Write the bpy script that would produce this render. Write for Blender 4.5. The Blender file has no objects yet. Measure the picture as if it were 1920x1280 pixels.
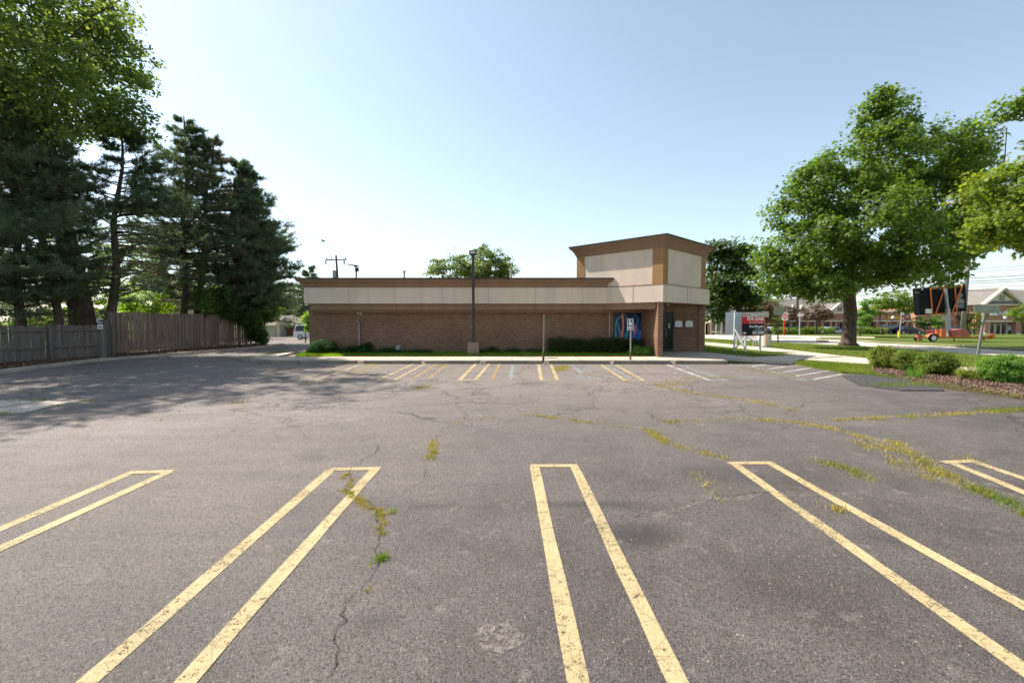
import bpy, bmesh, math, random
import numpy as np
from mathutils import Vector, Matrix
random.seed(7)
rng = np.random.default_rng(11)
R = math.radians
scene = bpy.context.scene
col = scene.collection

# ------------------------------------------------------------------ camera
CAMZ, F, TH = 2.0, 853.0, math.atan(40/853)
def ray(px, py):
    a, b = (px-960)/F, -(py-640)/F
    return Vector((a, b*math.sin(TH)+math.cos(TH), b*math.cos(TH)-math.sin(TH)))
def G(px, py, z=0.0):
    "point of the level z under pixel"
    d = ray(px, py); t = (z-CAMZ)/d.z
    return Vector((d.x*t, d.y*t, z))
def A(px, py, Y):
    "point at distance Y"
    d = ray(px, py); t = Y/d.y
    return Vector((d.x*t, Y, CAMZ+d.z*t))
def P2(px, py, z=0.0):
    g = G(px, py, z); return (g.x, g.y)
cam_d = bpy.data.cameras.new("camera"); cam = bpy.data.objects.new("camera", cam_d); col.objects.link(cam)
cam.location = (0, 0, CAMZ); cam.rotation_euler = (math.pi/2-TH, 0, 0)
cam_d.sensor_width = 36; cam_d.lens = 36*F/1920; cam_d.clip_end = 5000; cam_d.clip_start = .05
scene.camera = cam

# ------------------------------------------------------------------ light
SUN_EL = R(50); tosun = Vector((-0.89, 0.455, 0)).normalized()*math.cos(SUN_EL) + Vector((0, 0, math.sin(SUN_EL)))
w = bpy.data.worlds.new("World"); scene.world = w; w.use_nodes = True
nt = w.node_tree; nt.nodes.clear()
sky = nt.nodes.new('ShaderNodeTexSky'); sky.sky_type = 'NISHITA'; sky.sun_disc = False
sky.sun_elevation = SUN_EL; sky.sun_rotation = math.atan2(tosun.x, tosun.y)
sky.air_density = 1.0; sky.dust_density = 0.85; sky.ozone_density = 2.2; sky.altitude = 200
bg = nt.nodes.new('ShaderNodeBackground'); bg.inputs[1].default_value = 0.122
wo = nt.nodes.new('ShaderNodeOutputWorld')
hs = nt.nodes.new('ShaderNodeHueSaturation'); hs.inputs['Hue'].default_value = .487; hs.inputs['Saturation'].default_value = .72  # summer haze pales the blue
nt.links.new(sky.outputs[0], hs.inputs['Color']); nt.links.new(hs.outputs[0], bg.inputs[0]); nt.links.new(bg.outputs[0], wo.inputs[0])
sl = bpy.data.lights.new("sun", 'SUN'); sl.energy = 4.9; sl.angle = R(0.6); sl.color = (1.0, .93, .82)
so = bpy.data.objects.new("sun", sl); col.objects.link(so)
so.rotation_euler = (-tosun).to_track_quat('-Z', 'Y').to_euler(); so.location = (-40, 30, 60)
scene.view_settings.view_transform = 'Standard'; scene.view_settings.look = 'None'
scene.view_settings.gamma = 1; scene.view_settings.exposure = 0.88

# ------------------------------------------------------------------ materials
MATS = {}
class N:
    "small node helper"
    def __init__(s, name):
        s.m = bpy.data.materials.new(name); s.m.use_nodes = True; s.t = s.m.node_tree; s.t.nodes.clear()
        s.out = s.n('OutputMaterial'); MATS[name] = s.m
        s.geo = s.n('NewGeometry'); s.tc = s.n('TexCoord')
    def n(s, typ, **k):
        q = s.t.nodes.new('ShaderNode'+typ)
        for a, b in k.items(): setattr(q, a, b)
        return q
    def l(s, a, b): s.t.links.new(a, b)
    def setv(s, sock, v):
        if hasattr(v, 'links') or isinstance(v, bpy.types.NodeSocket): s.l(v, sock)
        else: sock.default_value = v
    def vec(s, obj=False): return s.tc.outputs['Object'] if obj else s.geo.outputs['Position']
    def mapping(s, v, scale=(1, 1, 1), rot=(0, 0, 0), loc=(0, 0, 0)):
        m = s.n('Mapping'); s.l(v, m.inputs[0]); m.inputs['Scale'].default_value = scale
        m.inputs['Rotation'].default_value = rot; m.inputs['Location'].default_value = loc; return m.outputs[0]
    def noise(s, v, scale=5, detail=3, rough=.55, dist=0):
        q = s.n('TexNoise'); s.l(v, q.inputs['Vector']); q.inputs['Scale'].default_value = scale
        q.inputs['Detail'].default_value = detail; q.inputs['Roughness'].default_value = rough
        q.inputs['Distortion'].default_value = dist; return q.outputs[0]
    def vor(s, v, scale=5, feature='F1', out='Distance', rnd=1):
        q = s.n('TexVoronoi', feature=feature); s.l(v, q.inputs['Vector']); q.inputs['Scale'].default_value = scale
        q.inputs['Randomness'].default_value = rnd
        return q.outputs[out]
    def ramp(s, f, stops, interp='LINEAR'):
        q = s.n('ValToRGB'); s.l(f, q.inputs[0]); cr = q.color_ramp; cr.interpolation = interp
        while len(cr.elements) < len(stops): cr.elements.new(.5)
        for e, (p, c) in zip(cr.elements, stops):
            e.position = p; e.color = (c, c, c, 1) if isinstance(c, (int, float)) else (*c, 1)
        return q.outputs[0]
    def mix(s, f, a, b, mode='MIX'):
        q = s.n('Mix', data_type='RGBA', blend_type=mode)
        s.setv(q.inputs[0], f)
        for i, v in ((6, a), (7, b)):
            if isinstance(v, tuple) and len(v) == 3: v = (*v, 1)
            s.setv(q.inputs[i], v)
        return q.outputs[2]
    def math(s, op, a, b=0.0):
        q = s.n('Math', operation=op); s.setv(q.inputs[0], a); s.setv(q.inputs[1], b); return q.outputs[0]
    def bump(s, h, strength=.3, dist=.01):
        q = s.n('Bump'); s.l(h, q.inputs['Height']); q.inputs['Strength'].default_value = strength
        q.inputs['Distance'].default_value = dist; return q.outputs[0]
    def pbr(s, color, rough=.7, metal=0, normal=None, spec=.5, alpha=None, emis=None):
        p = s.n('BsdfPrincipled')
        if isinstance(color, tuple) and len(color) == 3: color = (*color, 1)
        s.setv(p.inputs['Base Color'], color); s.setv(p.inputs['Roughness'], rough)
        p.inputs['Metallic'].default_value = metal; p.inputs['Specular IOR Level'].default_value = spec
        if normal is not None: s.l(normal, p.inputs['Normal'])
        if alpha is not None: s.l(alpha, p.inputs['Alpha'])
        s.l(p.outputs[0], s.out.inputs[0]); return p

def simple(name, c, rough=.6, metal=0, var=.15, scale=4, bump=0, spec=.5):
    "paint / metal / plain stuff with grime variation"
    q = N(name); v = q.vec()
    f = q.noise(v, scale, 5, .6)
    f2 = q.noise(v, scale*9, 3, .6)
    c2 = tuple(x*(1-var*1.6) for x in c); c3 = tuple(min(1, x*(1+var)) for x in c)
    colr = q.mix(q.ramp(f, [(.3, 0.), (.7, 1.)]), c2, c3)
    colr = q.mix(q.math('MULTIPLY', f2, .25), colr, tuple(x*.6 for x in c))
    nrm = q.bump(f2, bump, .01) if bump else None
    q.pbr(colr, rough, metal, nrm, spec)
    return q.m

# asphalt -----------------------------------------------------------
def asphalt():
    q = N('asphalt'); v = q.vec()
    big = q.noise(v, .16, 4, .55, .6)
    sx = q.n('SeparateXYZ'); q.l(v, sx.inputs[0])
    # newer sealed coat right, old bleached coat left; grazing sheen painted in as paler distance
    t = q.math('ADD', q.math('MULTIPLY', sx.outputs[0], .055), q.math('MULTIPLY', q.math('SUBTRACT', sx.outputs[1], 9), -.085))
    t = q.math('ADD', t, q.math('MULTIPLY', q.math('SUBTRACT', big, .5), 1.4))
    seal_sheen = q.ramp(q.math('ADD', t, .42), [(0, 0.), (.95, 1.)])
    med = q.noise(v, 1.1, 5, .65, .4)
    base = q.mix(seal_sheen, (.25, .208, .182), (.074, .061, .053))
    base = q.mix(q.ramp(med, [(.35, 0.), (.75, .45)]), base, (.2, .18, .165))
    # streaks along the traffic direction
    st = q.noise(q.mapping(v, (.35, 3.2, 1)), 1.0, 4, .6, .3)
    base = q.mix(q.ramp(st, [(.45, 0.), (.8, .4)]), base, (.075, .068, .068))
    # dark oily stain and pale scuffs
    stain = q.noise(v, .55, 3, .5, .2)
    base = q.mix(q.ramp(stain, [(.60, 0.), (.74, .6)]), base, (.045, .041, .042))
    # aggregate
    ag = q.vor(v, 105, 'F1', 'Color'); agd = q.vor(v, 105, 'F1', 'Distance')
    agl = q.n('SeparateColor'); q.l(ag, agl.inputs[0])
    light = q.ramp(agl.outputs[0], [(.74, 0.), (.92, .6)])
    light = q.math('MULTIPLY', light, q.ramp(agd, [(.25, 1.), (.5, 0.)]))
    base = q.mix(light, base, (.34, .29, .26))
    dark = q.ramp(agl.outputs[1], [(.55, 0.), (.85, .8)])
    base = q.mix(dark, base, (.035, .032, .034))
    ag2 = q.vor(q.mapping(v, loc=(3, 1, 0)), 46, 'F1', 'Color'); s2 = q.n('SeparateColor'); q.l(ag2, s2.inputs[0])
    d2 = q.vor(q.mapping(v, loc=(3, 1, 0)), 46, 'F1', 'Distance')
    base = q.mix(q.math('MULTIPLY', q.ramp(s2.outputs[0], [(.9, 0.), (.97, .5)]), q.ramp(d2, [(.2, 1.), (.42, 0.)])), base, (.34, .29, .25))
    # dark drip stains and a tyre rub across the stalls
    for (px_, py_, rx_, ry_, k_) in ((1195, 1005, .5, .32, .75), (1120, 946, 1.1, .16, .5), (800, 950, .9, .12, .3), (700, 1165, .25, .2, .35), (1480, 905, .6, .3, .35), (560, 1030, .3, .2, .25), (1640, 1010, .5, .2, .3)):
        g0 = G(px_, py_); mp = q.mapping(v, (1/rx_, 1/ry_, 0), loc=(-g0.x/rx_, -g0.y/ry_, 0)); le = q.n('VectorMath', operation='LENGTH'); q.l(mp, le.inputs[0])
        dd = q.math('ADD', le.outputs['Value'], q.math('MULTIPLY', q.math('SUBTRACT', med, .5), 1.3))
        base = q.mix(q.ramp(dd, [(.15, k_), (.95, 0.)]), base, (.035, .031, .03))
    # ravelled pale patches
    rav = q.noise(v, 3.2, 6, .75, .4)
    base = q.mix(q.ramp(rav, [(.58, 0.), (.72, .28)]), base, (.36, .32, .29))
    # alligator cracks (fine network), strongest on the older left part
    dn = q.n('TexNoise'); q.l(v, dn.inputs[0]); dn.inputs['Scale'].default_value = 1.7; dn.inputs['Detail'].default_value = 4
    dv = q.n('VectorMath', operation='MULTIPLY_ADD'); q.l(dn.outputs['Color'], dv.inputs[0]); dv.inputs[1].default_value = (.8, .8, 0); q.l(v, dv.inputs[2])
    flat = q.mapping(dv.outputs[0], (1, 1, 0))
    e1 = q.vor(flat, 1.5, 'DISTANCE_TO_EDGE'); e2 = q.vor(flat, .35, 'DISTANCE_TO_EDGE'); e3 = q.vor(flat, 3.6, 'DISTANCE_TO_EDGE')
    cm = q.math('MULTIPLY', q.ramp(q.noise(v, .33, 3, .5), [(.42, 0.), (.62, 1.)]), q.ramp(seal_sheen, [(.2, 1.), (.7, .05)]))
    farm = q.ramp(q.math('MULTIPLY', sx.outputs[1], .05), [(.33, 0.), (.46, 1.)])
    cm = q.math('MULTIPLY', cm, farm)
    c1 = q.math('MULTIPLY', q.ramp(e1, [(.0, .9), (.03, 0.)]), cm)
    c3 = q.math('MULTIPLY', q.ramp(e3, [(.0, .8), (.05, 0.)]), q.math('MULTIPLY', cm, q.ramp(q.noise(v, .6, 3), [(.45, 0.), (.6, 1.)])))
    c2 = q.math('MULTIPLY', q.ramp(e2, [(.0, .8), (.006, 0.)]), farm)
    cr = q.math('MAXIMUM', q.math('MAXIMUM', c1, c3), c2)
    base = q.mix(cr, base, (.03, .027, .025))
    hgt = q.math('ADD', q.math('MULTIPLY', agd, -1.0), q.math('MULTIPLY', q.noise(v, 40, 3, .7), .8))
    hgt = q.math('SUBTRACT', hgt, q.math('MULTIPLY', cr, 1.5))
    q.pbr(base, q.ramp(med, [(.3, .62), (.8, .85)]), 0, q.bump(hgt, .7, .006), .22)
    return q.m

def worn_paint(name, c, wear=.5, fade=0.0):
    q = N(name); v = q.vec()
    nn = q.noise(v, 16, 6, .72); n2 = q.noise(v, 1.5, 3, .6); ag = q.vor(v, 100, 'F1', 'Color')
    sc = q.n('SeparateColor'); q.l(ag, sc.inputs[0])
    f = q.math('ADD', q.math('MULTIPLY', nn, .8), q.math('MULTIPLY', n2, .35))
    f = q.math('ADD', f, q.math('MULTIPLY', sc.outputs[0], .22))
    al = q.ramp(f, [(wear-.06, 0.), (wear+.08, 1.-fade)])
    colr = q.mix(q.ramp(n2, [(.3, 0.), (.75, 1.)]), tuple(x*.72 for x in c), c)
    e = q.vor(q.mapping(v, (1, 1, 0)), 5, 'DISTANCE_TO_EDGE')
    colr = q.mix(q.ramp(e, [(0, .6), (.02, 0.)]), colr, (.06, .05, .04))
    colr = q.mix(q.ramp(sc.outputs[1], [(.7, 0.), (1., .55)]), colr, tuple(x*.45 for x in c))
    q.pbr(colr, .75, 0, q.bump(ag, .3, .004), .3, alpha=al)
    return q.m

def concrete(name, c=(.42, .37, .31), joints=None, stain=.35):
    q = N(name); v = q.vec()
    a = q.noise(v, .8, 5, .6, .4); b = q.noise(v, 14, 5, .7); d = q.vor(v, 90, 'F1', 'Color')
    sd = q.n('SeparateColor'); q.l(d, sd.inputs[0])
    cc = q.mix(q.ramp(a, [(.35, 0.), (.7, 1.)]), tuple(x*(1-stain) for x in c), c)
    cc = q.mix(q.ramp(b, [(.5, 0.), (.8, .45)]), cc, tuple(x*.5 for x in c))
    cc = q.mix(q.ramp(sd.outputs[0], [(.8, 0.), (1, .4)]), cc, tuple(x*.6 for x in c))
    if joints:
        w_ = q.n('TexBrick'); q.l(q.mapping(v, (1, 1, 0)), w_.inputs[0]); w_.inputs['Scale'].default_value = 1
        w_.offset = 0; w_.inputs['Brick Width'].default_value = joints[0]; w_.inputs['Row Height'].default_value = joints[1]
        w_.inputs['Mortar Size'].default_value = .012; w_.inputs['Mortar Smooth'].default_value = .1
        cc = q.mix(w_.outputs['Fac'], cc, (.09, .08, .06))
    q.pbr(cc, .85, 0, q.bump(b, .35, .008), .3)
    return q.m

def brick(name, c1, c2, mortar, bw=.24, rh=.1, ms=.012, axis='xz', dark=.3):
    q = N(name); v = q.vec()
    sx = q.n('SeparateXYZ'); q.l(v, sx.inputs[0]); cb = q.n('CombineXYZ')
    # u = x + y : works for walls facing x or y
    q.l(q.math('ADD', sx.outputs[0], sx.outputs[1]), cb.inputs[0]); q.l(sx.outputs[2], cb.inputs[1])
    b = q.n('TexBrick'); q.l(cb.outputs[0], b.inputs[0]); b.inputs['Scale'].default_value = 1
    b.inputs['Brick Width'].default_value = bw; b.inputs['Row Height'].default_value = rh
    b.inputs['Mortar Size'].default_value = ms; b.inputs['Mortar Smooth'].default_value = .3
    b.inputs['Color1'].default_value = (*c1, 1); b.inputs['Color2'].default_value = (*c2, 1); b.inputs['Mortar'].default_value = (*mortar, 1)
    b.inputs['Bias'].default_value = -.1
    g = q.noise(v, .7, 5, .6); g2 = q.noise(v, 25, 3, .6)
    cc = q.mix(q.ramp(g, [(.4, 0.), (.75, dark)]), b.outputs[0], tuple(x*.5 for x in c2))
    cc = q.mix(q.math('MULTIPLY', g2, .35), cc, tuple(x*.55 for x in c1))
    h = q.math('SUBTRACT', 1.0, b.outputs['Fac'])
    q.pbr(cc, .85, 0, q.bump(h, .6, .012), .25)
    return q.m

def wood(name, c, rough=.85, vert=True, weather=.5):
    q = N(name); v = q.vec()
    g = q.noise(q.mapping(v, (14, 14, .8)), 1, 6, .65, .6); b = q.noise(v, 1.3, 4, .6)
    isl = q.geo.outputs['Random Per Island']
    cc = q.mix(q.ramp(g, [(.35, 0.), (.7, 1.)]), tuple(x*(1-weather) for x in c), tuple(x*1.25 for x in c))
    cc = q.mix(q.math('MULTIPLY', isl, .5), cc, tuple(x*.62 for x in c))
    cc = q.mix(q.ramp(b, [(.5, 0.), (.8, .5)]), cc, tuple(x*.5 for x in c))
    q.pbr(cc, rough, 0, q.bump(g, .4, .006), .25)
    return q.m

def bark(name, c):
    q = N(name); v = q.vec()
    g = q.noise(q.mapping(v, (9, 9, 2)), 1, 6, .7, .8); e = q.vor(q.mapping(v, (14, 14, 4)), 1, 'DISTANCE_TO_EDGE')
    cc = q.mix(q.ramp(g, [(.3, 0.), (.7, 1.)]), tuple(x*.45 for x in c), tuple(x*1.25 for x in c))
    cc = q.mix(q.ramp(e, [(0, .7), (.15, 0.)]), cc, tuple(x*.3 for x in c))
    q.pbr(cc, .9, 0, q.bump(q.math('ADD', g, e), .8, .03), .15)
    return q.m

def foliage(name, cols, trans=.35, rough=.55, spec=.35, tcol=None):
    "cols: list of (pos,color) over a per leaf random number"
    q = N(name)
    isl = q.geo.outputs['Random Per Island']; nz = q.noise(q.vec(), .55, 2, .5)
    f = q.math('ADD', q.math('MULTIPLY', isl, .6), q.math('MULTIPLY', q.ramp(nz, [(.3, 0.), (.7, 1.)]), .4))
    cc = q.ramp(f, cols)
    p = q.n('BsdfPrincipled'); q.l(cc, p.inputs['Base Color']); p.inputs['Roughness'].default_value = rough
    p.inputs['Specular IOR Level'].default_value = spec
    tr = q.n('BsdfTranslucent'); tc = q.mix(1.0, cc, tcol or (2.2, 2.3, .9), 'MULTIPLY'); q.l(tc, tr.inputs[0])
    ms = q.n('MixShader'); ms.inputs[0].default_value = trans
    q.l(p.outputs[0], ms.inputs[1]); q.l(tr.outputs[0], ms.inputs[2]); q.l(ms.outputs[0], q.out.inputs[0])
    return q.m

def lawn_mat(name, g1, g2, dry):
    q = N(name); v = q.vec()
    a = q.noise(v, .45, 5, .65, .3); b = q.noise(v, 7, 5, .7); c = q.noise(v, 60, 4, .75)
    cc = q.mix(q.ramp(b, [(.3, 0.), (.7, 1.)]), g1, g2)
    cc = q.mix(q.ramp(a, [(.42, 0.), (.68, .85)]), cc, dry)
    cc = q.mix(q.ramp(c, [(.35, .65), (.6, 0.)]), cc, tuple(x*.35 for x in g1))
    q.pbr(cc, .9, 0, q.bump(c, .9, .05), .15)
    return q.m

def stucco(name, c, var=.12):
    q = N(name); v = q.vec()
    a = q.noise(v, .9, 5, .6, .2); b = q.noise(v, 70, 4, .7); d = q.noise(q.mapping(v, (2.5, 2.5, .25)), 1, 4, .6)
    cc = q.mix(q.ramp(a, [(.3, 0.), (.7, 1.)]), tuple(x*(1-var) for x in c), c)
    cc = q.mix(q.ramp(d, [(.45, 0.), (.8, .4)]), cc, tuple(x*.6 for x in c))
    q.pbr(cc, .88, 0, q.bump(b, .35, .006), .2)
    return q.m

M = dict(
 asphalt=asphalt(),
 yellow=worn_paint('yellow_paint', (.50, .385, .205), .545),
 yellow_old=worn_paint('yellow_paint_faded', (.5, .35, .15), .62, .15),
 white_line=worn_paint('white_paint', (.74, .74, .70), .64, .1),
 blue_line=worn_paint('pale_blue_paint', (.42, .56, .58), .69, .2),
 patch=simple('asphalt_patch', (.05, .047, .048), .85, var=.3, scale=6, bump=.6),
 crack=simple('crack_dark', (.05, .04, .032), .95, var=.3, scale=20),
 dust=worn_paint('pale_ravelled_stone', (.40, .35, .3), .76, .5),
 soil=simple('soil', (.16, .12, .085), .95, var=.3, scale=6, bump=.8),
 concrete=concrete('concrete', (.50, .42, .34)),
 walk=concrete('concrete_walk', (.56, .46, .37), (1.6, 60), .22),
 walk2=concrete('concrete_path', (.56, .47, .385), None, .2),
 kerb=concrete('concrete_kerb', (.33, .28, .22), None, .45),
 roadc=concrete('concrete_road', (.66, .55, .45), (4, 4), .15),
 brick=brick('brown_brick', (.25, .125, .078), (.13, .066, .045), (.36, .26, .165), .235, .098, .013),
 mbrick=brick('orange_brick', (.50, .235, .155), (.42, .19, .13), (.5, .36, .27), .4, .2, .02, dark=.15),
 hbrick=brick('red_brick', (.30, .11, .075), (.2, .08, .06), (.36, .28, .22), .22, .08, .012),
 beige=stucco('beige_stucco', (.68, .56, .445)), tan=stucco('tan_stucco', (.27, .175, .11)),
 tan2=stucco('tan_stucco_corner', (.36, .205, .095)),
 capmetal=simple('dark_brown_metal', (.05, .035, .03), .45, .3),
 darkmetal=simple('dark_bronze_metal', (.05, .043, .045), .5, .4, bump=.05),
 glass=None, black=simple('black_frame', (.012, .012, .013), .4, .1),
 white=simple('white_paint_board', (.74, .74, .74), .5, 0, .06), offwhite=simple('offwhite', (.66, .62, .52), .6, 0, .1),
 pale=simple('pale_panel', (.78, .81, .82), .5, 0, .05),
 galv=simple('galvanized_steel', (.38, .39, .38), .5, .5, .15), greengrey=simple('weathered_post', (.26, .25, .19), .7, .2, .2, 9),
 rust=simple('rusty_steel', (.14, .07, .045), .8, .2, .3, 9),
 signred=simple('red_sign', (.62, .015, .02), .6, 0, .05, spec=.2), signblack=simple('black_sign', (.012, .012, .014), .7, 0, .05, spec=.15),
 signblue=simple('blue_sign', (.012, .035, .09), .4, 0, .05), signwhite=simple('white_sign', (.8, .8, .78), .4, 0, .04),
 signyellow=simple('yellow_sign', (.85, .55, .04), .4, 0, .05), signgrey=simple('sign_back', (.36, .37, .33), .5, .3, .1),
 orange=simple('orange_paint', (.75, .17, .03), .5, 0, .15), orange2=simple('faded_red_paint', (.55, .13, .07), .6, 0, .2),
 board=simple('black_board', (.014, .014, .018), .75, 0, .2, spec=.15), rubber=simple('rubber', (.02, .02, .02), .8),
 oldfence=wood('weathered_wood', (.2, .165, .14)), newfence=wood('stained_wood', (.25, .185, .145), .85, True, .25),
 bark=bark('bark', (.14, .105, .08)), bark2=bark('pine_bark', (.16, .12, .095)), twig=bark('twig', (.12, .09, .07)),
 shingle=simple('shingles', (.17, .145, .125), .9, 0, .25, 3, .5), mshingle=simple('grey_shingles', (.19, .17, .15), .9, 0, .2, 3, .4),
 cream=simple('cream_trim', (.72, .62, .47), .6, 0, .08), siding=simple('pale_siding', (.55, .54, .5), .6, 0, .1),
 mulch=simple('mulch', (.12, .07, .048), .95, 0, .4, 18, 1.0), litter=simple('litter_ground', (.10, .065, .04), .95, 0, .4, 12, 1.0),
 lawn=lawn_mat('lawn', (.075, .12, .012), (.14, .18, .02), (.27, .24, .06)),
 lawn2=lawn_mat('lawn_green', (.075, .13, .014), (.125, .175, .02), (.18, .19, .035)),
 carwhite=simple('car_white', (.72, .73, .74), .25, 0, .03, spec=.6), cardark=simple('car_dark', (.02, .022, .03), .25, .3, .05),
 carblue=simple('car_blue', (.03, .06, .16), .25, .3, .05), carsilver=simple('car_silver', (.45, .47, .5), .3, .5, .05),
 carred=simple('car_maroon', (.18, .02, .03), .3, .2, .05), lampred=simple('tail_lamp', (.5, .01, .01), .3),
 jointgrey=simple('joint_grey', (.2, .16, .12), .9), pipe=simple('grey_pipe', (.30, .29, .29), .6, .2), wire=simple('wire', (.03, .03, .03), .7),
)
g = N('dark_glass'); g.pbr((.012, .014, .016), .06, 0, None, .7); M['glass'] = g.m
g = N('clear_glass'); gl = g.n('BsdfGlass'); gl.inputs['Roughness'].default_value = .02; gl.inputs[0].default_value = (.8, .9, .88, 1)
tr_ = g.n('BsdfTransparent'); tr_.inputs[0].default_value = (.8, .88, .86, 1); ms_ = g.n('MixShader'); ms_.inputs[0].default_value = .75
g.l(gl.outputs[0], ms_.inputs[1]); g.l(tr_.outputs[0], ms_.inputs[2]); g.l(ms_.outputs[0], g.out.inputs[0]); M['clear'] = g.m
g = N('door_glass'); g.pbr((.006, .007, .007), .15, 0, None, .25); M['doorglass'] = g.m
LF = dict(
 maple=foliage('maple_leaf', [(0, (.04, .08, .012)), (.4, (.078, .135, .018)), (.75, (.13, .19, .025)), (1, (.2, .23, .035))], .42),
 dark=foliage('dark_leaf', [(0, (.025, .05, .010)), (.5, (.05, .09, .014)), (1, (.11, .15, .025))], .32),
 goldmaple=foliage('gold_maple_leaf', [(0, (.06, .11, .015)), (.45, (.12, .18, .024)), (.8, (.2, .22, .03)), (1, (.27, .2, .045))], .42),
 cotton=foliage('cottonwood_leaf', [(0, (.06, .095, .032)), (.5, (.11, .155, .047)), (1, (.21, .24, .065))], .5),
 back=foliage('back_leaf', [(0, (.06, .10, .018)), (.5, (.12, .18, .025)), (1, (.2, .26, .04))], .5),
 far=foliage('far_leaf', [(0, (.08, .115, .05)), (.5, (.14, .18, .07)), (1, (.2, .24, .10))], .42),
 lime=foliage('lime_leaf', [(0, (.10, .18, .012)), (.5, (.17, .27, .02)), (1, (.26, .34, .035))], .55),
 plum=foliage('plum_leaf', [(0, (.05, .028, .03)), (.5, (.09, .05, .05)), (1, (.15, .09, .075))], .25, tcol=(1.4, .9, .8)),
 brown=foliage('brown_leaf', [(0, (.07, .045, .03)), (.5, (.12, .075, .045)), (.8, (.16, .11, .06)), (1, (.12, .14, .05))], .25, tcol=(1.4, 1., .7)),
 hedge=foliage('hedge_leaf', [(0, (.03, .045, .014)), (.6, (.055, .08, .022)), (1, (.12, .11, .04))], .25, spec=.15),
 yew=foliage('yew_leaf', [(0, (.012, .045, .012)), (.6, (.026, .085, .02)), (1, (.06, .13, .03))], .25, spec=.12),
 spirea=foliage('spirea_leaf', [(0, (.05, .10, .015)), (.45, (.12, .17, .02)), (.85, (.25, .26, .03)), (1, (.3, .2, .06))], .4),
 bright=foliage('bright_leaf', [(0, (.06, .15, .02)), (.5, (.11, .22, .03)), (1, (.2, .3, .05))], .4),
 vine=foliage('vine_leaf', [(0, (.022, .06, .012)), (.5, (.05, .11, .02)), (1, (.14, .2, .03))], .4),
 needle=foliage('pine_needle', [(0, (.07, .11, .065)), (.5, (.115, .16, .09)), (.9, (.17, .22, .12)), (1, (.2, .17, .1))], .25, .6, .25, (1.6, 1.7, .9)),
 needle2=foliage('pine_needle_brownish', [(0, (.07, .1, .06)), (.5, (.11, .14, .08)), (.75, (.18, .14, .095)), (1, (.22, .17, .12))], .25, .6, .25, (1.5, 1.3, .9)),
 grass=foliage('grass_blade', [(0, (.06, .115, .012)), (.5, (.12, .18, .018)), (.8, (.22, .24, .035)), (1, (.36, .3, .1))], .4),
 dry=foliage('dry_grass_blade', [(0, (.12, .16, .02)), (.35, (.27, .25, .035)), (.7, (.44, .35, .08)), (1, (.5, .40, .17))], .35, tcol=(1.5, 1.4, .8)),
 litter=foliage('dead_leaf', [(0, (.07, .035, .02)), (.5, (.16, .085, .045)), (1, (.3, .19, .1))], .1, tcol=(1, .8, .6)),
 chips=foliage('wood_chip', [(0, (.06, .033, .023)), (.5, (.14, .08, .055)), (1, (.3, .2, .14))], .0),
 petal=foliage('spirea_flower', [(0, (.4, .2, .15)), (1, (.55, .33, .28))], .2),
 whiteflower=foliage('white_flower', [(0, (.7, .7, .65)), (1, (.85, .85, .8))], .2),
)

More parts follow.
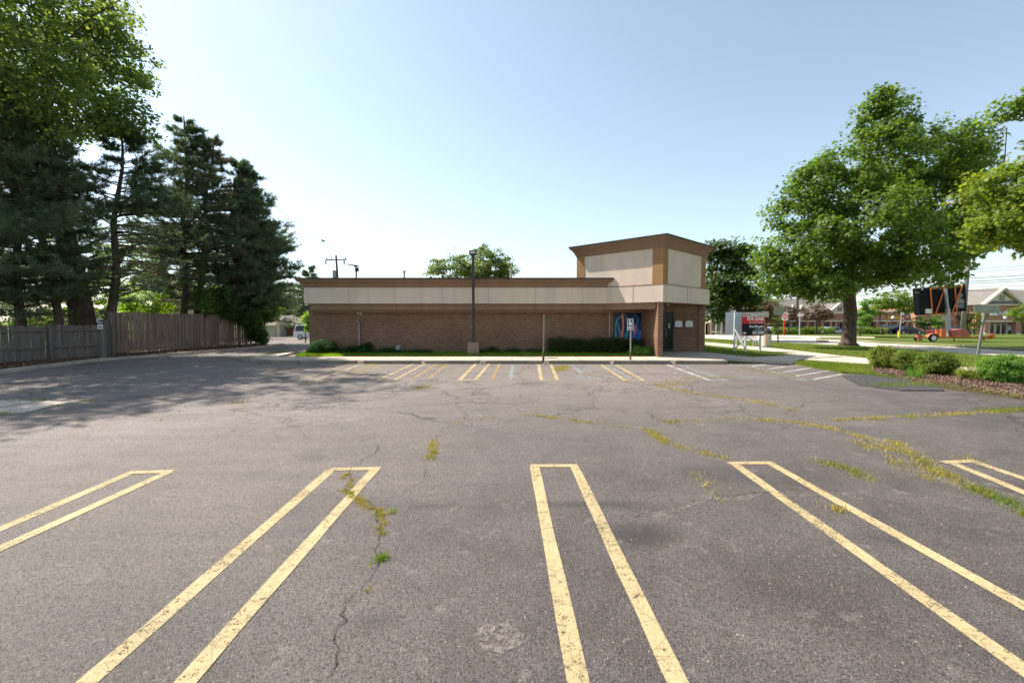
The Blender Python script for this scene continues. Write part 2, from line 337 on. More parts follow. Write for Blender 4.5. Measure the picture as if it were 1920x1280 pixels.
# ------------------------------------------------------------------ mesh helpers
def link(o, parent=None):
    col.objects.link(o)
    if parent is not None: o.parent = parent
    return o
class MB:
    def __init__(s): s.v = []; s.f = []; s.mi = []; s.cur = 0
    def m(s, i): s.cur = i; return s
    def add(s, vs, fs):
        b = len(s.v); s.v += [tuple(x) for x in vs]; s.f += [tuple(b+i for i in f) for f in fs]; s.mi += [s.cur]*len(fs)
        return s
    def box(s, x0, x1, y0, y1, z0, z1, mtx=None, bev=0):
        if x0 > x1: x0, x1 = x1, x0
        if y0 > y1: y0, y1 = y1, y0
        if z0 > z1: z0, z1 = z1, z0
        vs = [Vector((x, y, z)) for z in (z0, z1) for x, y in ((x0, y0), (x1, y0), (x1, y1), (x0, y1))]
        fs = [(3, 2, 1, 0), (4, 5, 6, 7), (0, 1, 5, 4), (1, 2, 6, 5), (2, 3, 7, 6), (3, 0, 4, 7)]
        if mtx is not None: vs = [mtx @ v for v in vs]
        return s.add(vs, fs)
    def tube(s, pts, r, n=8, cap=True):
        pts = [Vector(p) for p in pts]; rs = r if isinstance(r, (list, tuple)) else [r]*len(pts)
        vs = []; fs = []; a = None
        for i, p in enumerate(pts):
            d = (pts[min(i+1, len(pts)-1)]-pts[max(i-1, 0)]).normalized()
            if a is None: a = Vector((1, 0, 0)) if abs(d.x) < .8 else Vector((0, 0, 1))
            a = a-d*a.dot(d); a.normalize(); b = d.cross(a)
            for k in range(n):
                t = 2*math.pi*k/n; vs.append(p+(a*math.cos(t)+b*math.sin(t))*rs[i])
        for i in range(len(pts)-1):
            for k in range(n):
                k2 = (k+1) % n; fs.append((i*n+k, i*n+k2, (i+1)*n+k2, (i+1)*n+k))
        if cap: fs.append(tuple(range(n))[::-1]); fs.append(tuple((len(pts)-1)*n+k for k in range(n)))
        return s.add(vs, fs)
    def prism(s, poly, z0, z1, zf=None):
        n = len(poly); vs = [(x, y, z0) for x, y in poly]+[(x, y, z1) for x, y in poly]
        fs = [tuple(range(n))[::-1], tuple(range(n, 2*n))]+[(i, (i+1) % n, n+(i+1) % n, n+i) for i in range(n)]
        return s.add(vs, fs)
    def prism_y(s, poly, y0, y1, mtx=None):
        "polygon in x,z extruded along y"
        n = len(poly); vs = [Vector((x, y0, z)) for x, z in poly]+[Vector((x, y1, z)) for x, z in poly]
        if mtx is not None: vs = [mtx @ v for v in vs]
        fs = [tuple(range(n)), tuple(range(n, 2*n))[::-1]]+[((i+1) % n, i, n+i, n+(i+1) % n) for i in range(n)]
        return s.add(vs, fs)
    def beam(s, a, b, w, h=None):
        "square bar from a to b"
        h = h or w; a = Vector(a); b = Vector(b); d = b-a; L = d.length
        q = d.to_track_quat('X', 'Z').to_matrix().to_4x4(); q.translation = a
        return s.box(0, L, -w/2, w/2, -h/2, h/2, q)
    def build(s, name, mats, parent=None, smooth=False, bevel=0):
        me = bpy.data.meshes.new(name); me.from_pydata(s.v, [], s.f)
        if not isinstance(mats, (list, tuple)): mats = [mats]
        for m_ in mats: me.materials.append(m_)
        me.polygons.foreach_set('material_index', s.mi)
        if smooth: me.polygons.foreach_set('use_smooth', [True]*len(s.f))
        bm = bmesh.new(); bm.from_mesh(me)
        bmesh.ops.recalc_face_normals(bm, faces=bm.faces)
        if bevel: bmesh.ops.bevel(bm, geom=[e for e in bm.edges], offset=bevel, segments=1, affect='EDGES')
        bm.to_mesh(me); bm.free(); me.update()
        return link(bpy.data.objects.new(name, me), parent)
def tag(o, label=None, cat=None, group=None, kind=None):
    if label: o['label'] = label
    if cat: o['category'] = cat
    if group: o['group'] = group
    if kind: o['kind'] = kind
    return o
def thing(name, label, cat, loc=(0, 0, 0), rz=0, group=None):
    o = bpy.data.objects.new(name, None); o.empty_display_size = .3; link(o)
    o.location = loc; o.rotation_euler = (0, 0, rz); return tag(o, label, cat, group)
def copy_tree(o, parent=None):
    c = o.copy(); col.objects.link(c); c.parent = parent
    for ch in list(o.children): copy_tree(ch, c)
    return c
def np_mesh(name, verts, nper, mat, parent=None, smooth=False):
    "verts (N*nper,3); faces of nper corners each"
    n = len(verts)//nper; me = bpy.data.meshes.new(name)
    me.vertices.add(n*nper); me.vertices.foreach_set('co', np.ascontiguousarray(verts, dtype=np.float32).ravel())
    me.loops.add(n*nper); me.loops.foreach_set('vertex_index', np.arange(n*nper, dtype=np.int32))
    me.polygons.add(n); me.polygons.foreach_set('loop_start', np.arange(0, n*nper, nper, dtype=np.int32))
    me.polygons.foreach_set('loop_total', np.full(n, nper, dtype=np.int32))
    me.materials.append(mat); me.update(calc_edges=True)
    return link(bpy.data.objects.new(name, me), parent)
def text(body, size, mat, parent, mtx, name='lettering', bold=0.0, sx=1.0, align='CENTER', ext=.003):
    cu = bpy.data.curves.new('t', 'FONT'); cu.body = body; cu.size = size; cu.align_x = align; cu.align_y = 'CENTER'
    cu.extrude = ext; cu.offset = bold; cu.resolution_u = 3
    o = bpy.data.objects.new('t', cu); col.objects.link(o)
    bpy.context.view_layer.update()
    me = bpy.data.meshes.new_from_object(o.evaluated_get(bpy.context.evaluated_depsgraph_get()))
    bpy.data.objects.remove(o); bpy.data.curves.remove(cu)
    me.transform(mtx @ Matrix.Diagonal((sx, 1, 1, 1))); me.materials.clear(); me.materials.append(mat); me.name = name
    return link(bpy.data.objects.new(name, me), parent)
def facing(x, y, z, yaw=0):
    "matrix placing xy text upright, readable from -y, turned by yaw"
    return Matrix.Translation((x, y, z)) @ Matrix.Rotation(yaw, 4, 'Z') @ Matrix.Rotation(math.pi/2, 4, 'X')

# ------------------------------------------------------------------ terrain levels
def lerp_clamp(v, a, b): return max(0., min(1., (v-a)/(b-a)))
def hz(x, y):
    hr = -.95*lerp_clamp(y, 60, 95); hl = -1.0*lerp_clamp(y, 32, 85)
    t = lerp_clamp(x, -4, 10); return hl*(1-t)+hr*t
def sheet(name, poly, z, mat, skirt=.12, kind='structure', cuts=(32, 60, 85, 95), parent=None, sub=0):
    bm = bmesh.new(); vs = [bm.verts.new((x, y, 0)) for x, y in poly]; bm.faces.new(vs)
    for Y in cuts:
        geom = bm.verts[:]+bm.edges[:]+bm.faces[:]
        bmesh.ops.bisect_plane(bm, geom=geom, plane_co=(0, Y, 0), plane_no=(0, 1, 0))
    bmesh.ops.triangulate(bm, faces=[f for f in bm.faces if len(f.verts) > 4])
    if skirt:
        be = [e for e in bm.edges if e.is_boundary]
        r = bmesh.ops.extrude_edge_only(bm, edges=be)
        nv = [e for e in r['geom'] if isinstance(e, bmesh.types.BMVert)]; nvs = set(nv)
    else: nvs = set()
    for v in bm.verts: v.co.z = hz(v.co.x, v.co.y)+z-(skirt if v in nvs else 0)
    bmesh.ops.recalc_face_normals(bm, faces=bm.faces)
    me = bpy.data.meshes.new(name); bm.to_mesh(me); bm.free(); me.materials.append(mat)
    if sum(p.normal.z*p.area for p in me.polygons) < 0: me.flip_normals()
    o = link(bpy.data.objects.new(name, me), parent)
    if kind: o['kind'] = kind
    return o
# base ground to the horizon
xs = [-1500, -400, -150, -80, -40, -4, 10, 40, 80, 150, 400, 1500]; ys = [-300, -60, 0, 32, 60, 85, 95, 150, 400, 2500]
mb = MB(); vs = [(x, y, hz(x, y)-.06) for y in ys for x in xs]; nx = len(xs)
mb.add(vs, [(j*nx+i, j*nx+i+1, (j+1)*nx+i+1, (j+1)*nx+i) for j in range(len(ys)-1) for i in range(nx-1)])
tag(mb.build('ground', M['lawn']), kind='structure')

# lot outline: kerb line at the fence, kerb at building, right hand island
KL = [P2(0, 701), P2(75, 691), P2(185, 677.5), P2(300, 668.7), P2(357, 664), P2(475, 654)]
left_side = [(-17.5, -14), (-18.3, 8), KL[0], KL[1], KL[2], KL[3], KL[4], KL[5], (-18.3, 36.5)]
right_edge = [P2(1489, 681), P2(1578, 698), P2(1640, 703), P2(1700, 712), P2(1800, 728), P2(1920, 750), (14.2, 9.6), (17, 6), (20, -14)]
lot = left_side+[(-24, 40), (-44, 46), (-44, 92), (-11, 92), (-11.6, 44), (-11.8, 26.5), (-11.6, 20.8), P2(1370, 683)]+right_edge
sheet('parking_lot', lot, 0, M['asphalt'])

# ------------------------------------------------------------------ painted stall markings
ZP = .004
def stripe(mb, a, b, w=.125, z=ZP, ext=0):
    a = Vector(a[:2]); b = Vector(b[:2]); d = (b-a).normalized(); n = Vector((-d.y, d.x))*w/2; b = b+d*ext
    k = max(1, int((b-a).length/.5)); vs = []
    for i in range(k+1):
        p = a.lerp(b, i/k); j = .006
        vs += [(p.x+n.x+random.uniform(-j, j), p.y+n.y, z), (p.x-n.x+random.uniform(-j, j), p.y-n.y, z)]
    mb.add(vs, [(2*i, 2*i+1, 2*i+3, 2*i+2) for i in range(k)])
def marking(segs, mat, w=.125, z=ZP, name='parking_marking'):
    m_ = MB()
    for i, s in enumerate(segs): stripe(m_, G(*s[:2]), G(*s[2:4]), w, z+.0015*(i % 3), s[4] if len(s) > 4 else 0)
    o = m_.build(name, mat)
    up = sum(p.normal.z for p in o.data.polygons)
    if up < 0: o.data.flip_normals()
    return tag(o, kind='structure')
Yl = M['yellow']
marking([(622, 880, 163, 1280, 1.5), (704, 879, 347, 1280, 1.5), (619, 880, 712, 878.5)], Yl)
marking([(1002, 873, 1084, 1280, 1.5), (1076, 873, 1272, 1280, 1.5), (995, 873.5, 1083, 873)], Yl)
marking([(1375, 868, 1920, 1256, 2), (1443, 868, 1920, 1136, 2), (1365, 868.5, 1451, 868)], Yl)
marking([(246, 886, 0, 992, 3), (318, 884, 0, 1028, 3), (238, 886, 324, 884)], Yl)
marking([(1786, 868, 1925, 925, 3), (1822, 864, 1925, 899, 3), (1768, 867, 1830, 864)], Yl)
YO = M['yellow_old']
marking([(657, 682, 562, 712), (681, 682, 595, 712), (561, 712.3, 597, 712)], Yl, .1)
marking([(702, 683, 625, 711), (722, 682, 646, 712)], YO, .1)
marking([(775, 682, 710, 712), (797, 682, 740, 712), (709, 712.3, 741, 712.3)], Yl, .11)
marking([(817, 683, 771, 712), (839, 683, 803, 711)], YO, .11)
marking([(892, 682, 862, 712), (917, 682, 892, 712), (861, 712.5, 893, 712.5)], Yl, .13)
marking([(937, 682, 923, 712)], YO, .12)
marking([(962, 683, 957, 712)], M['blue_line'], .13)
marking([(1010, 683, 1015, 712), (1033, 683, 1045, 712), (1013, 712.5, 1047, 712.5)], Yl, .13)
marking([(1072, 684, 1093, 702)], M['blue_line'], .13)
marking([(1092, 697, 1150, 690), (1060, 692, 1110, 685)], M['blue_line'], .08)
marking([(1127, 684, 1173, 713), (1154, 684, 1207, 713), (1171, 713.3, 1209, 713.3)], Yl, .12)
marking([(1137, 684, 1184, 711)], M['blue_line'], .11)
marking([(1249, 683, 1331, 713), (1330, 713, 1365, 713)], M['white_line'], .11)
marking([(1274, 684, 1362, 712)], M['blue_line'], .11)
marking([(1368, 682, 1392, 687), (1386, 682, 1506, 712), (1490, 712, 1530, 712)], M['blue_line'], .1)
marking([(1448, 681, 1410, 687), (1486, 685, 1440, 692.5), (1520, 690, 1468, 698), (1554, 695, 1491, 705), (1580, 701, 1527, 711)], M['white_line'], .1)
marking([(460, 697, 530, 682), (479, 704, 562, 683), (500, 707, 590, 683)], YO, .09)
marking([(215, 709, 400, 686)], M['white_line'], .07)
def wheelchair(px, py, s):
    c = G(px, py); m_ = MB(); n = 22
    for i in range(18):
        a = .3+i/n*2*math.pi; b = .3+(i+1)/n*2*math.pi
        stripe(m_, (c.x+s*.42*math.cos(a), c.y+s*.42*math.sin(a)), (c.x+s*.42*math.cos(b), c.y+s*.42*math.sin(b)), .09, ZP)
    for a, b in (((-.1, .95), (-.1, .2)), ((-.1, .3), (.4, .3)), ((.4, .3), (.65, -.3)), ((.65, -.3), (.85, -.2)), ((-.2, 1.1), (0, 1.1))):
        stripe(m_, (c.x+a[0]*s, c.y+a[1]*s), (c.x+b[0]*s, c.y+b[1]*s), .1, ZP+.0015)
    o = m_.build('accessible_marking', M['blue_line'])
    if sum(p.normal.z for p in o.data.polygons) < 0: o.data.flip_normals()
    tag(o, kind='structure')
wheelchair(1099, 709, .8); wheelchair(1412, 709, .8)

# ------------------------------------------------------------------ cracks and grass in cracks
def jitter_line(pts, step=.12, j=.035):
    pts = [Vector(p[:2]) for p in pts]; out = []
    for a, b in zip(pts[:-1], pts[1:]):
        n = max(1, int((b-a).length/step)); d = (b-a).normalized(); pr = Vector((-d.y, d.x))
        for i in range(n): out.append(a.lerp(b, i/n)+pr*random.gauss(0, j))
    out.append(pts[-1]); return out
def crack(pxs, w=.02, mat='crack', z=.009, j=.03, step=.12):
    if mat == 'crack' and step > .1: w *= .25; step = .06; j = .008
    ps = jitter_line([G(*p) for p in pxs], step, j)
    if mat == 'crack':
        ax = ay = 0
        for i, p in enumerate(ps):
            ax = ax*.86+random.gauss(0, .02); ay = ay*.86+random.gauss(0, .02); p.x += ax; p.y += ay
    m_ = MB(); vs = []
    for i, p in enumerate(ps):
        d = (ps[min(i+1, len(ps)-1)]-ps[max(i-1, 0)]).normalized(); n = Vector((-d.y, d.x))
        ww = w*random.uniform(.35, 1.4)*(1 if 0 < i < len(ps)-1 else .1)/2
        vs += [(p.x+n.x*ww, p.y+n.y*ww, z), (p.x-n.x*ww, p.y-n.y*ww, z)]
    m_.add(vs, [(2*i, 2*i+1, 2*i+3, 2*i+2) for i in range(len(ps)-1)])
    o = m_.build('crack', M[mat])
    if sum(p.normal.z for p in o.data.polygons) < 0: o.data.flip_normals()
    return tag(o, kind='structure')
C1 = [(612, 1280), (640, 1190), (668, 1130), (690, 1092), (705, 1055), (712, 1000), (715, 965), (690, 945), (655, 925), (650, 890), (665, 868), (700, 850), (712, 835)]
C2 = [(745, 935), (795, 900), (808, 860), (812, 825), (850, 800), (880, 788), (935, 783)]
C3 = [(985, 778), (1050, 785), (1120, 796), (1175, 801), (1215, 805), (1240, 826), (1290, 843), (1355, 858)]
C4 = [(1175, 972), (1260, 955), (1330, 940), (1390, 932), (1447, 919), (1485, 940)]
C5 = [(1300, 890), (1330, 915), (1350, 935)]
C6 = [(1090, 700), (1160, 715), (1230, 722), (1300, 738), (1380, 748), (1440, 758), (1500, 772)]
C7 = [(1430, 788), (1500, 794), (1560, 806), (1620, 822), (1680, 850), (1740, 880), (1800, 905), (1860, 930), (1920, 960)]
C8 = [(1560, 788), (1650, 784), (1740, 780), (1830, 774), (1920, 768)]
C9 = [(560, 722), (600, 716), (640, 712)]
C10 = [(620, 752), (700, 750), (760, 738), (790, 728), (840, 713)]
C11 = [(800, 750), (880, 753), (960, 757), (1040, 752), (1100, 742), (1140, 720)]
C12 = [(1240, 790), (1300, 789), (1380, 785), (1440, 788)]
C13 = [(1680, 830), (1720, 860), (1780, 892)]
for c, ww in ((C1, .03), (C2, .016), (C3, .025), (C4, .035), (C5, .02), (C6, .03), (C7, .05), (C8, .05), (C9, .03), (C10, .035), (C11, .04), (C12, .03), (C13, .05)): crack(c, ww)
for c in ([(430, 735), (480, 760), (530, 790), (560, 800)], [(300, 760), (420, 752), (520, 750), (640, 752)], [(560, 820), (660, 826), (712, 824), (712, 845)],
          [(250, 820), (400, 812), (560, 822)], [(690, 780), (740, 770), (820, 762)], [(840, 905), (780, 940), (745, 990)], [(960, 745), (1040, 735), (1120, 712)]): crack(c, .012)
for c, ww in ((C7, .4), (C8, .22), (C6, .2), (C4, .14), (C3, .15), (C13, .3)): crack(c, ww, 'dust', .0065, .05, .3)

def blades(pos, h, wdt, lean=.5, spread=0):
    "triangle blades at pos (N,3)"
    n = len(pos); a = rng.uniform(0, 2*np.pi, n); hh = h*rng.uniform(.45, 1.15, n)
    d = np.stack([np.cos(a), np.sin(a), np.zeros(n)], 1); l_ = rng.uniform(0, lean, n)*hh; b = rng.uniform(0, 2*np.pi, n)
    ld = np.stack([np.cos(b)*l_, np.sin(b)*l_, hh], 1)
    w_ = (wdt*rng.uniform(.6, 1.3, n))[:, None]
    v = np.stack([pos-d*w_/2, pos+d*w_/2, pos+ld], 1); return v.reshape(-1, 3)
def tufts(name, px_lines, label_unused=None, z=.0):
    allp = []; 
    for pts, dens, wid in px_lines:
        ps = jitter_line([G(*p) for p in pts], .1, .03)
        for a in ps:
            if random.random() < .05: continue
            k = int(dens*random.choice((.2, .5, 1, 1, 1.6, 2.4)))
            p = np.zeros((k, 3)); p[:, 0] = a.x+rng.normal(0, wid, k); p[:, 1] = a.y+rng.normal(0, wid, k); allp.append(p)
    p = np.concatenate(allp); p[:, 2] = z
    return p
near = tufts('g', [(C1[5:10], 120, .022), ([(690, 1096), (704, 1094)], 40, .015), (C1[6:9], 60, .03)])
o = np_mesh('crack_grass', blades(near, .028, .005, 1.3), 3, LF['dry']); tag(o, kind='stuff')
mid = tufts('g', [([(806, 862), (812, 825)], 30, .04), ([(850, 798), (880, 787), (935, 783)], 8, .04), (C3[0:4], 20, .045), (C3[4:], 36, .05), (C5, 10, .05),
    ([(1345, 937), (1352, 935)], 10, .03), (C6[2:], 20, .06), (C12, 10, .06), (C6[:3], 6, .05), ([(1430, 788), (1500, 794), (1560, 804)], 30, .07), ([(1560, 804), (1620, 822), (1680, 850), (1740, 880), (1800, 905), (1860, 930)], 34, .07), (C8, 34, .06), (C13, 36, .07),
    ([(1600, 828), (1650, 850), (1700, 878), (1745, 900)], 16, .06), ([(1545, 868), (1590, 880), (1635, 900)], 35, .07), ([(1560, 950), (1570, 955)], 30, .05), ([(1255, 792), (1275, 790)], 25, .08), ([(1295, 789), (1305, 789)], 15, .08),
    (C9, 20, .08), ([(780, 730), (786, 728), (800, 724)], 40, .12), ([(1050, 695), (1062, 684)], 60, .15), ([(690, 683), (705, 684)], 30, .2), ([(670, 697), (690, 696)], 30, .2),
    ([(1255, 724), (1268, 716)], 30, .2), ([(1285, 708), (1300, 712)], 20, .15), ([(1350, 707), (1365, 708)], 30, .15), ([(1310, 708), (1322, 708)], 30, .12), ([(820, 688), (835, 684)], 20, .15),
    ([(1400, 690), (1450, 700), (1500, 708)], 14, .15), ([(440, 755), (450, 755)], 25, .08), ([(1810, 862), (1822, 860)], 30, .08), ([(900, 757), (960, 757), (1000, 755)], 3, .06), ([(1430, 752), (1445, 757)], 20, .1)])
o = np_mesh('crack_grass', blades(mid, .06, .009, 1.2), 3, LF['dry']); tag(o, kind='stuff')
grn = tufts('g', [([(1850, 772), (1920, 768), (1960, 765)], 90, .1), ([(1820, 912), (1870, 935), (1925, 965)], 70, .06), ([(1560, 870), (1600, 884)], 25, .05), ([(700, 1055), (716, 1048)], 60, .03), ([(712, 968), (735, 960)], 40, .03), ([(652, 925), (665, 938)], 30, .025),
    ([(0, 776), (38, 775)], 90, .1), ([(0, 752), (80, 750), (30, 757)], 20, .05), ([(70, 768), (130, 757), (180, 750)], 20, .06), ([(100, 682), (112, 680)], 90, .15), ([(160, 681), (200, 678)], 30, .1), ([(470, 668), (500, 664), (540, 656)], 25, .1)])
o = np_mesh('crack_grass', blades(grn, .06, .008, 1.0), 3, LF['grass']); tag(o, kind='stuff')

# round ravelled patch in the foreground, pebbles and clods
c = G(938, 1193); m_ = MB(); ring = [(c.x+.17*math.cos(t)*random.uniform(.8, 1.1), c.y+.14*math.sin(t)*random.uniform(.8, 1.1)) for t in [k*2*math.pi/30 for k in range(30)]]
m_.add([(x, y, .003) for x, y in ring], [tuple(range(30))]); 
q = N('gravel_patch'); v = q.vec(); d_ = q.vor(v, 60, 'F1', 'Color'); sd = q.n('SeparateColor'); q.l(d_, sd.inputs[0]); dd = q.vor(v, 60)
rr = q.noise(v, 14, 5, .75)
q.pbr(q.mix(sd.outputs[0], (.10, .085, .075), (.25, .21, .18)), .85, 0, q.bump(dd, .8, .01), .3, alpha=q.ramp(rr, [(.40, 0.), (.54, .9)]))
tag(m_.build('gravel_patch', q.m), kind='structure')
def scatter_stones(n, region, s0, s1, mat, name):
    "small flattened irregular pebbles as one stuff object"
    m_ = MB()
    for _ in range(n):
        px, py = random.uniform(*region[0]), random.uniform(*region[1]); p = G(px, py)
        s = random.uniform(s0, s1); k = 5; a0 = random.uniform(0, 6)
        b = [(p.x+s*math.cos(a0+i*2*math.pi/k)*random.uniform(.6, 1), p.y+s*math.sin(a0+i*2*math.pi/k)*random.uniform(.6, 1), 0.0) for i in range(k)]
        m_.add(b+[(p.x, p.y, s*.6)], [(i, (i+1) % k, k) for i in range(k)])
    return tag(m_.build(name, mat), kind='stuff')
scatter_stones(420, ((0, 1900), (860, 1270)), .002, .005, M['crack'], 'grit')
scatter_stones(150, ((0, 1900), (720, 900)), .006, .018, M['crack'], 'grit')
scatter_stones(160, ((0, 1900), (720, 1250)), .003, .010, M['dust'] if False else M['concrete'], 'pebbles')

# ------------------------------------------------------------------ kerbs, walks, lawns
KY = G(960, 682).y     # front of the kerb
ZK = .15
# front kerb in segments with broken gaps
segs = [(560, 667), (681, 787), (795, 899), (912, 1020), (1030, 1143), (1151, 1258), (1268, 1366)]
kx = lambda px, y=KY: (px-960)/F*y
for a, b in segs:
    m_ = MB(); m_.box(kx(a), kx(b), KY, KY+.26, -.05, ZK+.004)
    tag(m_.build('kerb', M['kerb'], bevel=.018), kind='structure')
for (a, b), (c_, d_) in zip(segs[:-1], segs[1:]):
    m_ = MB(); x0, x1 = kx(b)+.01, kx(c_)-.01
    m_.box(x0, x1, KY+.06, KY+.26, -.05, ZK-.02-random.uniform(0, .05))
    for i in range(5):
        s = random.uniform(.03, .08); x = random.uniform(x0, x1); y = KY+random.uniform(-.12, .08)
        m_.box(x-s, x+s, y-s*.6, y+s*.6, -.02, s*.8, Matrix.Translation((x, y, 0)) @ Matrix.Rotation(random.uniform(0, 3), 4, 'Z') @ Matrix.Translation((-x, -y, 0)))
    tag(m_.build('broken_kerb', M['concrete'], bevel=.008), kind='structure')
WB = G(960, 668, ZK).y  # back of the walk
walk = [(kx(560), KY+.262), (kx(1366), KY+.262), (kx(1366)+.05, KY+.5), (kx(1372), WB), (kx(520), WB), (kx(440), WB-.3), (kx(438), WB-.9), (kx(500), KY+.4)]
sheet('sidewalk', walk, ZK, M['walk'], .18)
# low end of the walk to the left and kerb return
m_ = MB()
cur = [G(560, 682), G(505, 681), G(470, 680), G(448, 677), G(440, 673.5)]
for a, b in zip(cur[:-1], cur[1:]): m_.beam((a.x, a.y+.13, .055), (b.x, b.y+.13, .045), .26, .18)
tag(m_.build('kerb', M['kerb'], bevel=.01), kind='structure')
# ramp path beside the left corner of the building
sheet('sidewalk', [P2(520, 668, .1), P2(575, 654, .1), (-12.3, 27.4), (-13.1, 27.4), P2(470, 669, .1)], .1, M['walk2'], .12)
# strip of grass before the building
strip = [P2(552, 667.5, .14), (7.42, WB+.0), (7.42, 26.2), (-11.8, 26.2), P2(575, 661, .14)]
sheet('lawn', strip, .13, M['lawn2'], .15)
# entrance apron and walks
apron = [(7.42, WB+.002), (kx(1372), WB), P2(1487, 680.5, .05), P2(1505, 674, .05), P2(1580, 668.5, .09), P2(1505, 665, .1), P2(1412, 669.8, .1), P2(1322, 660, .12), (11.5, 27.2), (7.5, 27.2)]
sheet('sidewalk', apron, .12, M['walk2'], .14)
path = [P2(1322, 641, .08), P2(1446, 652, .08), P2(1532, 661.5, .08), P2(1580, 667, .08), P2(1660, 675, .08), P2(1760, 687, .08), (26, 16.5), (24, 14.5), P2(1740, 692, .08), P2(1640, 683, .08), P2(1505, 674, .09), P2(1500, 665.5, .08), P2(1430, 657, .08), P2(1322, 646, .08)]
# lawns
lawnA = [P2(1322, 641, .07), P2(1322, 634, .07), P2(1440, 641, .07), P2(1532, 645, .07), P2(1601, 648, .07), P2(1792, 662, .07), P2(1920, 669.5, .07), (40, 16), (40, 8), (24.5, 14.3), (26, 16.5), P2(1760, 687, .07), P2(1660, 675, .07), P2(1532, 661.5, .07)]
sheet('lawn', lawnA+[P2(1446, 652, .07)], .07, M['lawn'], .1)
lawnB = [P2(1319, 647, .075), P2(1430, 658, .075), P2(1500, 666, .075), P2(1412, 669.5, .1), P2(1322, 660, .1), (11.45, 27.1), (11.45, 34)]
sheet('lawn', lawnB, .08, M['lawn2'], .1)
sheet('path', path, .085, M['walk2'], .12)
lawnC = [P2(1487, 680.5, .05), P2(1505, 675, .05), P2(1640, 684, .05), P2(1740, 693, .05), (24, 14.4), (26, 9), P2(1920, 722, .05), P2(1780, 705, .05), P2(1630, 689, .05), P2(1640, 700, .05), P2(1578, 697, .05)]
sheet('lawn', lawnC, .06, M['lawn'], .08)
bed = [P2(1630, 688, .05), P2(1780, 704, .05), P2(1920, 721, .05), (26, 8.9), (26, 4), (17.05, 5.9), P2(1960, 755, .04), P2(1920, 746, .04), P2(1800, 730, .04), P2(1700, 712, .04), P2(1655, 702, .04)]
sheet('mulch_bed', bed, .072, M['mulch'], .09)
# heaved asphalt patch by the island
hp = [P2(1578, 705), P2(1625, 703), P2(1700, 711), P2(1760, 722), P2(1770, 733), P2(1690, 733), P2(1610, 723)]
sheet('asphalt_patch', hp, .028, M['patch'], .03)
crack([(1566, 712), (1600, 720), (1640, 729), (1698, 736), (1770, 737), (1830, 737), (1920, 752)], .22, 'dust', .012, .02, .3)
crack([(1585, 712), (1625, 724), (1690, 734), (1765, 734)], .06, 'crack', .034, .02, .2)
# side street (concrete) and far lawns
street = [P2(1322, 633.8, .02), P2(1440, 641, .02), P2(1532, 645, .02), P2(1601, 648, .02), P2(1792, 662, .02), P2(1920, 669.5, .02), (60, 12), (75, 14), P2(1920, 657, .02), P2(1790, 649, .02), P2(1641, 642, .02), P2(1581, 637, .02), P2(1530, 635.5, .02), P2(1540, 631.5, .02), P2(1640, 633, .02), P2(1640, 631, .02), P2(1500, 628.5, .02), P2(1322, 624, .02)]
sheet('street', street, .0, M['roadc'], .05)
fl = [P2(1530, 635, .06), P2(1581, 636.5, .06), P2(1641, 641.5, .06), P2(1790, 648.5, .06), P2(1920, 656.5, .06), (90, 18), (95, 45), P2(1920, 635, .06), P2(1640, 633.4, .06), P2(1545, 632, .06)]
sheet('lawn', fl, .06, M['lawn2'], .1)
m_ = MB(); pts = [G(1530, 635.3), G(1581, 637), G(1641, 642), G(1790, 649), G(1920, 657), Vector((75, 14.2, 0))]
for a, b in zip(pts[:-1], pts[1:]): m_.beam((a.x, a.y, .03), (b.x, b.y, .03), .35, .16)
tag(m_.build('kerb', M['concrete']), kind='structure')
m_ = MB(); m_.beam(G(1536, 639.2, .04), G(1548, 639.2, .04), .9, .12); tag(m_.build('drain_inlet', M['rust']), 'rusty brown iron drain inlet at the street edge before the maple trunk', 'drain')
sheet('lawn', [P2(1322, 623.8, .06), P2(1500, 628.2, .06), P2(1640, 630.8, .06), P2(1920, 633.5, .06), (95, 46), (130, 86), (20, 86)], .05, M['lawn2'], .08)
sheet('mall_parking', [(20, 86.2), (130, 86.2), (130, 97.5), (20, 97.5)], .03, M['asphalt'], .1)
# left: planting strip behind the kerb, kerb stones, concrete slab
lk = [Vector((x, y, 0)) for x, y in [(-18.3, 8)]+KL+[(-18.3, 36.5)]]
for i, (a, b) in enumerate(zip(lk[:-1], lk[1:])):
    n = max(1, int((b-a).length/3)); 
    for k in range(n):
        p, q_ = a.lerp(b, k/n), a.lerp(b, (k+1)/n-.004)
        d = (q_-p).normalized(); off = Vector((-d.y, d.x, 0))*.11
        m_ = MB(); m_.beam(p+off+Vector((0, 0, .04)), q_+off+Vector((0, 0, .04)), .2, .2); tag(m_.build('kerb', M['concrete'], bevel=.015), kind='structure')
fence_line_new = [G(217, 663, .1), G(466, 644, .1)]; fence_line_old = [G(-60, 684, .1), G(212, 666, .1)]
strip2 = [(-18.5, 8)]+[(x-.2, y+.05) for x, y in KL]+[(-18.4, 36.5), (-21.2, 38.5), (-30, 40), (-40, 30), (-40, 8)]
sheet('planting_strip', strip2, .085, M['litter'], .1)
sheet('concrete_slab', [P2(-400, 745), P2(-60, 749), P2(0, 750.5), P2(82, 751), P2(0, 764)], .012, M['walk2'], .02)
sheet('concrete_slab', [P2(88, 752), P2(150, 753), P2(120, 757), P2(40, 774.5), P2(0, 776), P2(-200, 795), P2(-300, 785), P2(0, 765.5)], .012, M['walk2'], .02)

